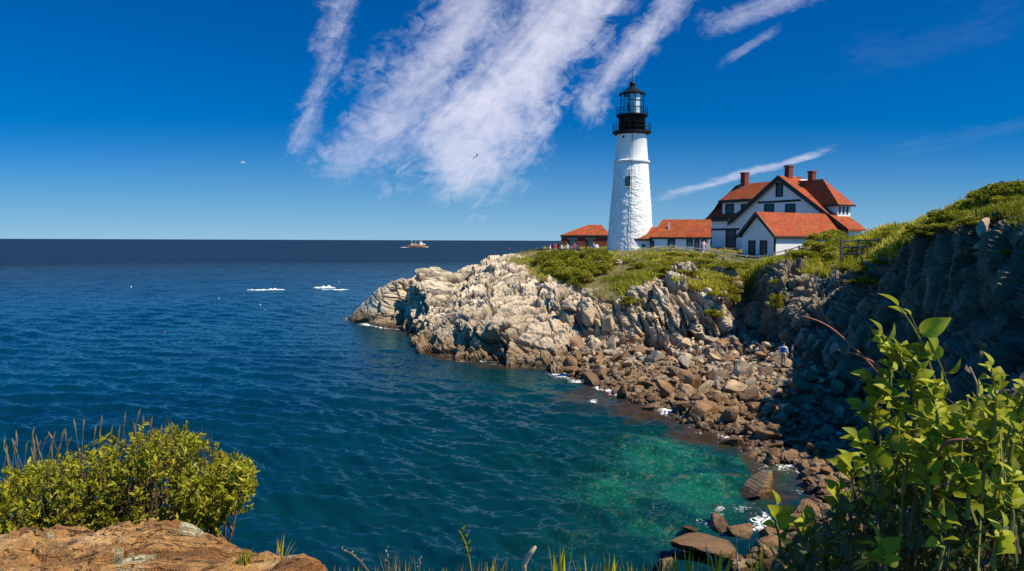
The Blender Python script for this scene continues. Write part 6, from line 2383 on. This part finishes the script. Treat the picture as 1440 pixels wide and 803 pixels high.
# ------------------------------------------------------------------ fishing boat far out
def boat():
    c = atz(586, 347.6, 0)
    s = c.y / F
    t = thing('fishing_boat', 'small orange hulled fishing trawler with white wheelhouse far out at sea', 'boat', (c.x, c.y, 0), 0.25)
    L = 25 * s
    hull = MB()
    n = 14
    secs = []
    for i in range(n + 1):
        f = i / n
        x = -L / 2 + L * f
        w = 0.12 * L * (1 - max(0, (f - 0.55) / 0.45) ** 2.2) * (0.85 + 0.15 * min(1, f * 4)) + 0.01
        dk = 0.105 * L + 0.075 * L * max(0, f - 0.5) ** 1.5 * 3 + 0.01 * L * (1 - f)
        secs.append([(x, -w, dk), (x - 0.0 * L, -w * 0.82, 0.01 * L), (x, -w * 0.4, -0.05 * L), (x, w * 0.4, -0.05 * L), (x, w * 0.82, 0.01 * L), (x, w, dk)])
    vs = [p for q in secs for p in q]
    fs = [(i * 6 + k, (i + 1) * 6 + k, (i + 1) * 6 + k + 1, i * 6 + k + 1) for i in range(n) for k in range(5)]
    fs += [(i * 6 + 5, (i + 1) * 6 + 5, (i + 1) * 6, i * 6) for i in range(n)]
    fs += [tuple(range(5, -1, -1)), tuple(n * 6 + k for k in range(6))]
    hull.add(vs, fs)
    hull.build('hull', mat_plain('orange_hull', (0.50, 0.17, 0.06), 0.6, 0.4, 0.35, 0.3), t)
    w = MB()
    w.box(0.16 * L, 0.34 * L, -0.075 * L, 0.075 * L, 0.12 * L, 0.24 * L)
    w.box(0.18 * L, 0.31 * L, -0.065 * L, 0.065 * L, 0.24 * L, 0.33 * L)
    w.box(0.16 * L, 0.33 * L, -0.08 * L, 0.08 * L, 0.33 * L, 0.345 * L)
    wh = w.build('wheelhouse', M['white_trim'], t)
    g = MB()
    g.box(0.2 * L, 0.314 * L, -0.067 * L, 0.067 * L, 0.275 * L, 0.315 * L)
    g.build('window', M['glass'], wh)
    b = MB()
    b.box(0.34 * L, 0.48 * L, -0.05 * L, 0.05 * L, 0.13 * L, 0.19 * L)
    b.build('bow_rail', M['white_trim'], t)
    d = MB()
    d.box(-0.38 * L, 0.1 * L, -0.08 * L, 0.08 * L, 0.10 * L, 0.15 * L)
    d.box(-0.30 * L, -0.18 * L, -0.06 * L, 0.06 * L, 0.15 * L, 0.21 * L)
    d.box(-0.08 * L, 0.02 * L, -0.06 * L, 0.05 * L, 0.15 * L, 0.19 * L)
    d.build('deck_gear', mat_plain('deck_gear_paint', (0.55, 0.42, 0.26), 0.7, 0.3, 0.4, 0.4), t)
    m = MB()
    m.tube([(0.14 * L, 0, 0.12 * L), (0.13 * L, 0, 0.58 * L)], [0.012 * L, 0.006 * L], 6)
    m.tube([(0.26 * L, 0, 0.34 * L), (0.26 * L, 0, 0.50 * L)], 0.005 * L, 5)
    m.build('mast', M['fence_white'], t)
    q = MB()
    q.tube([(-0.24 * L, -0.07 * L, 0.12 * L), (-0.28 * L, 0, 0.38 * L), (-0.24 * L, 0.07 * L, 0.12 * L)], 0.008 * L, 5)
    q.tube([(-0.12 * L, 0, 0.14 * L), (-0.02 * L, 0, 0.40 * L)], 0.008 * L, 5)
    q.tube([(-0.28 * L, 0, 0.38 * L), (0.13 * L, 0, 0.50 * L)], 0.003 * L, 4)
    q.build('gantry', M['white_trim'], t)
    return c, s


bc, bs = boat()
FOAM = mat_plain('white_foam', (0.82, 0.84, 0.85), 0.7, 0.2, 0.1, 0.8)


def foam_ridge(label, px, py, wpx, hpx, seed, name='breaking_wave'):
    """low lumpy ridge of white water lying on the sea"""
    r = np.random.default_rng(seed)
    c = atz(px, py)
    s = c.y / F
    W_ = wpx * s
    n, k = 60, 14
    V, Fq = [], []
    dep = W_ * 0.12
    for i in range(n + 1):
        f = i / n
        x = (f - 0.5) * W_
        env = math.sin(math.pi * f) ** 0.6
        hh = hpx * s * env * (0.35 + 0.65 * (0.5 + 0.5 * math.sin(f * 9 + seed)) * (0.5 + 0.5 * math.sin(f * 23 + seed * 2)))
        for j in range(k + 1):
            g = j / k
            y = (g - 0.5) * dep * (0.15 + env * (0.5 + 0.5 * math.sin(f * 17 + seed) * math.sin(f * 41 + 2 * seed))) + 0.35 * dep * math.sin(f * 7 + seed)
            V.append((x, y, 0.02 + hh * math.sin(math.pi * g) ** 1.5 * (0.75 + 0.5 * r.random()) - 0.10 * (1 - math.sin(math.pi * g)) ** 3 * (1 + r.random())))
    for i in range(n):
        for j in range(k):
            a = i * (k + 1) + j
            Fq.append((a, a + k + 1, a + k + 2, a + 1))
    o = link(name, np_mesh(name, np.array(V), np.array(Fq), FOAM, True), None, c)
    tag(o, label, 'foam', None, 'stuff')


foam_ridge('white breaking water on the sea, left of the two streaks', 362, 408, 30, 1.8, 1)
foam_ridge('white breaking water trailing right of the left streak', 388, 407.5, 26, 2.4, 5)
foam_ridge('white breaking water, right of the two streaks, with taller crest', 456, 405, 32, 4.0, 2)
foam_ridge('low white water behind the taller crest', 472, 407.5, 40, 1.0, 8)
foam_ridge('white bow wave at the fishing boat', 599, 347.6, 9, 1.2, 3)
foam_ridge('thin white wake behind the fishing boat', 569, 348.0, 14, 0.6, 4)


# ------------------------------------------------------------------ buoys
def float_buoy(px, py, hp, col, label, tall=False, group=None):
    c = atz(px, py)
    s = c.y / F
    h = hp * s * (1.0 if tall else 0.72)
    t = thing('buoy', label, 'buoy', c, 0, group)
    mt = mat_plain(label.split()[0] + '_float', col, 0.5, 0.4, 0.15, 3)
    if tall:
        MB().lathe([(h * 0.28, -h * 0.1), (h * 0.3, h * 0.45), (h * 0.1, h * 0.55), (h * 0.05, h)], 16).build('can', mt, t, True)
        MB().tube([(0, 0, h * 0.9), (0, 0, h * 1.3)], h * 0.04, 5).build('lantern', M['black_iron'], t)
    else:
        MB().lathe([(h * 0.25, -h * 0.3), (h * 0.45, 0), (h * 0.45, h * 0.5), (h * 0.2, h * 0.8), (h * 0.06, h)], 14).build('float', mt, t, True)
        MB().tube([(0, 0, h * 0.8), (0.1 * h, 0, h * 1.25)], h * 0.06, 5).build('spindle', M['white_trim'], t)


float_buoy(716.5, 351, 3.6, (0.45, 0.02, 0.03), 'red can buoy far out right of the fishing boat', True)
float_buoy(232, 468, 2.4, (0.65, 0.05, 0.08), 'red lobster float alone in the middle of the left water')
float_buoy(184.5, 404, 2.2, (0.8, 0.8, 0.8), 'white lobster float far out on the left water')
float_buoy(307.5, 420, 1.9, (0.75, 0.7, 0.7), 'pale lobster float left of the breaking water')
float_buoy(366, 429, 2.2, (0.75, 0.72, 0.5), 'yellowish lobster float just below the breaking water')
float_buoy(373, 436, 2.0, (0.70, 0.2, 0.1), 'orange lobster float right of the yellowish float')
float_buoy(477, 397, 2.0, (0.8, 0.8, 0.82), 'white lobster float just above the right breaking water')


# ------------------------------------------------------------------ gulls
def gull(label, p, rz, bank, span, up=0.35, swim=False):
    J = {'pelvis': (0, 0, 0, 0.055), 'chest': (0, 0.12, 0.005, 0.06), 'neck': (0, 0.21, 0.02, 0.035), 'head': (0, 0.27, 0.03, 0.034), 'bill': (0, 0.335, 0.02, 0.009), 'rump': (0, -0.14, 0.0, 0.03), 'tail': (0, -0.24, 0.0, (0.05, 0.006))}
    me = skin_body((J, [('pelvis', 'chest'), ('chest', 'neck'), ('neck', 'head'), ('head', 'bill'), ('pelvis', 'rump'), ('rump', 'tail')]))
    me.materials.clear()
    me.materials.append(M['white_trim'])
    t = thing('gull', label, 'gull', p, rz)
    t.rotation_euler = (0, bank, rz)
    link('body', me, t)
    for s in (-1, 1):
        w = MB()
        if swim:
            pts = [(0.05 * s, 0.1, 0.05), (0.06 * s, -0.05, 0.055), (0.03 * s, -0.25, 0.05), (0.065 * s, -0.02, 0.0)]
            w.add(pts + [(a, b, c + 0.012) for a, b, c in pts], [(0, 1, 2, 3), (7, 6, 5, 4), (0, 4, 5, 1), (1, 5, 6, 2), (2, 6, 7, 3), (3, 7, 4, 0)])
            w.build('wing', CLOTH['grey'], t)
            continue
        st = [(0.03, 0.14, -0.06, 0.02), (0.25, 0.19, -0.01, 0.02 + up * 0.22), (0.42, 0.15, -0.03, up * 0.22 + 0.03), (0.60, 0.02, -0.08, up * 0.16), (0.68, -0.07, -0.09, up * 0.10)]
        vs = []
        for x, y0, y1, z in st:
            vs += [(x * s, y0, z), (x * s, (y0 + y1) / 2, z + 0.014), (x * s, y1, z), (x * s, (y0 + y1) / 2, z - 0.006)]
        fs = [(i * 4 + k, i * 4 + (k + 1) % 4, (i + 1) * 4 + (k + 1) % 4, (i + 1) * 4 + k) for i in range(4) for k in range(4)] + [(0, 1, 2, 3), (16, 17, 18, 19)]
        w.add(vs, fs)
        wo = w.build('wing', CLOTH['grey'], t)
        tp = MB()
        x0, x1 = 0.62, 0.78
        tp.add([(x0 * s, 0.01, up * .155 + .008), (x0 * s, -0.08, up * .155 + .008), (x1 * s, -0.16, up * 0.05), (x0 * s, 0.01, up * .155 - .01), (x0 * s, -0.08, up * .155 - .01), (x1 * s, -0.16, up * 0.05 - .004)], [(0, 1, 2), (5, 4, 3), (0, 3, 4, 1), (1, 4, 5, 2), (2, 5, 3, 0)])
        tp.build('wing_tip', M['black_iron'], wo)
    t.scale = (span / 1.4,) * 3
    return t


gull('white and grey gull gliding over open sea in the left sky', at(341, 229, 95), -1.2, 0.35, 1.45, 0.5)
gull('small gull flying in front of the big white cloud', at(669.5, 221, 100), -1.0, -0.4, 1.5, 0.8)
gull('gull floating on the water in the middle of the cove mouth', atz(527, 615) + Vector((0, 0, 0.06)), 0.9, 0, 0.9, 0.3, True)
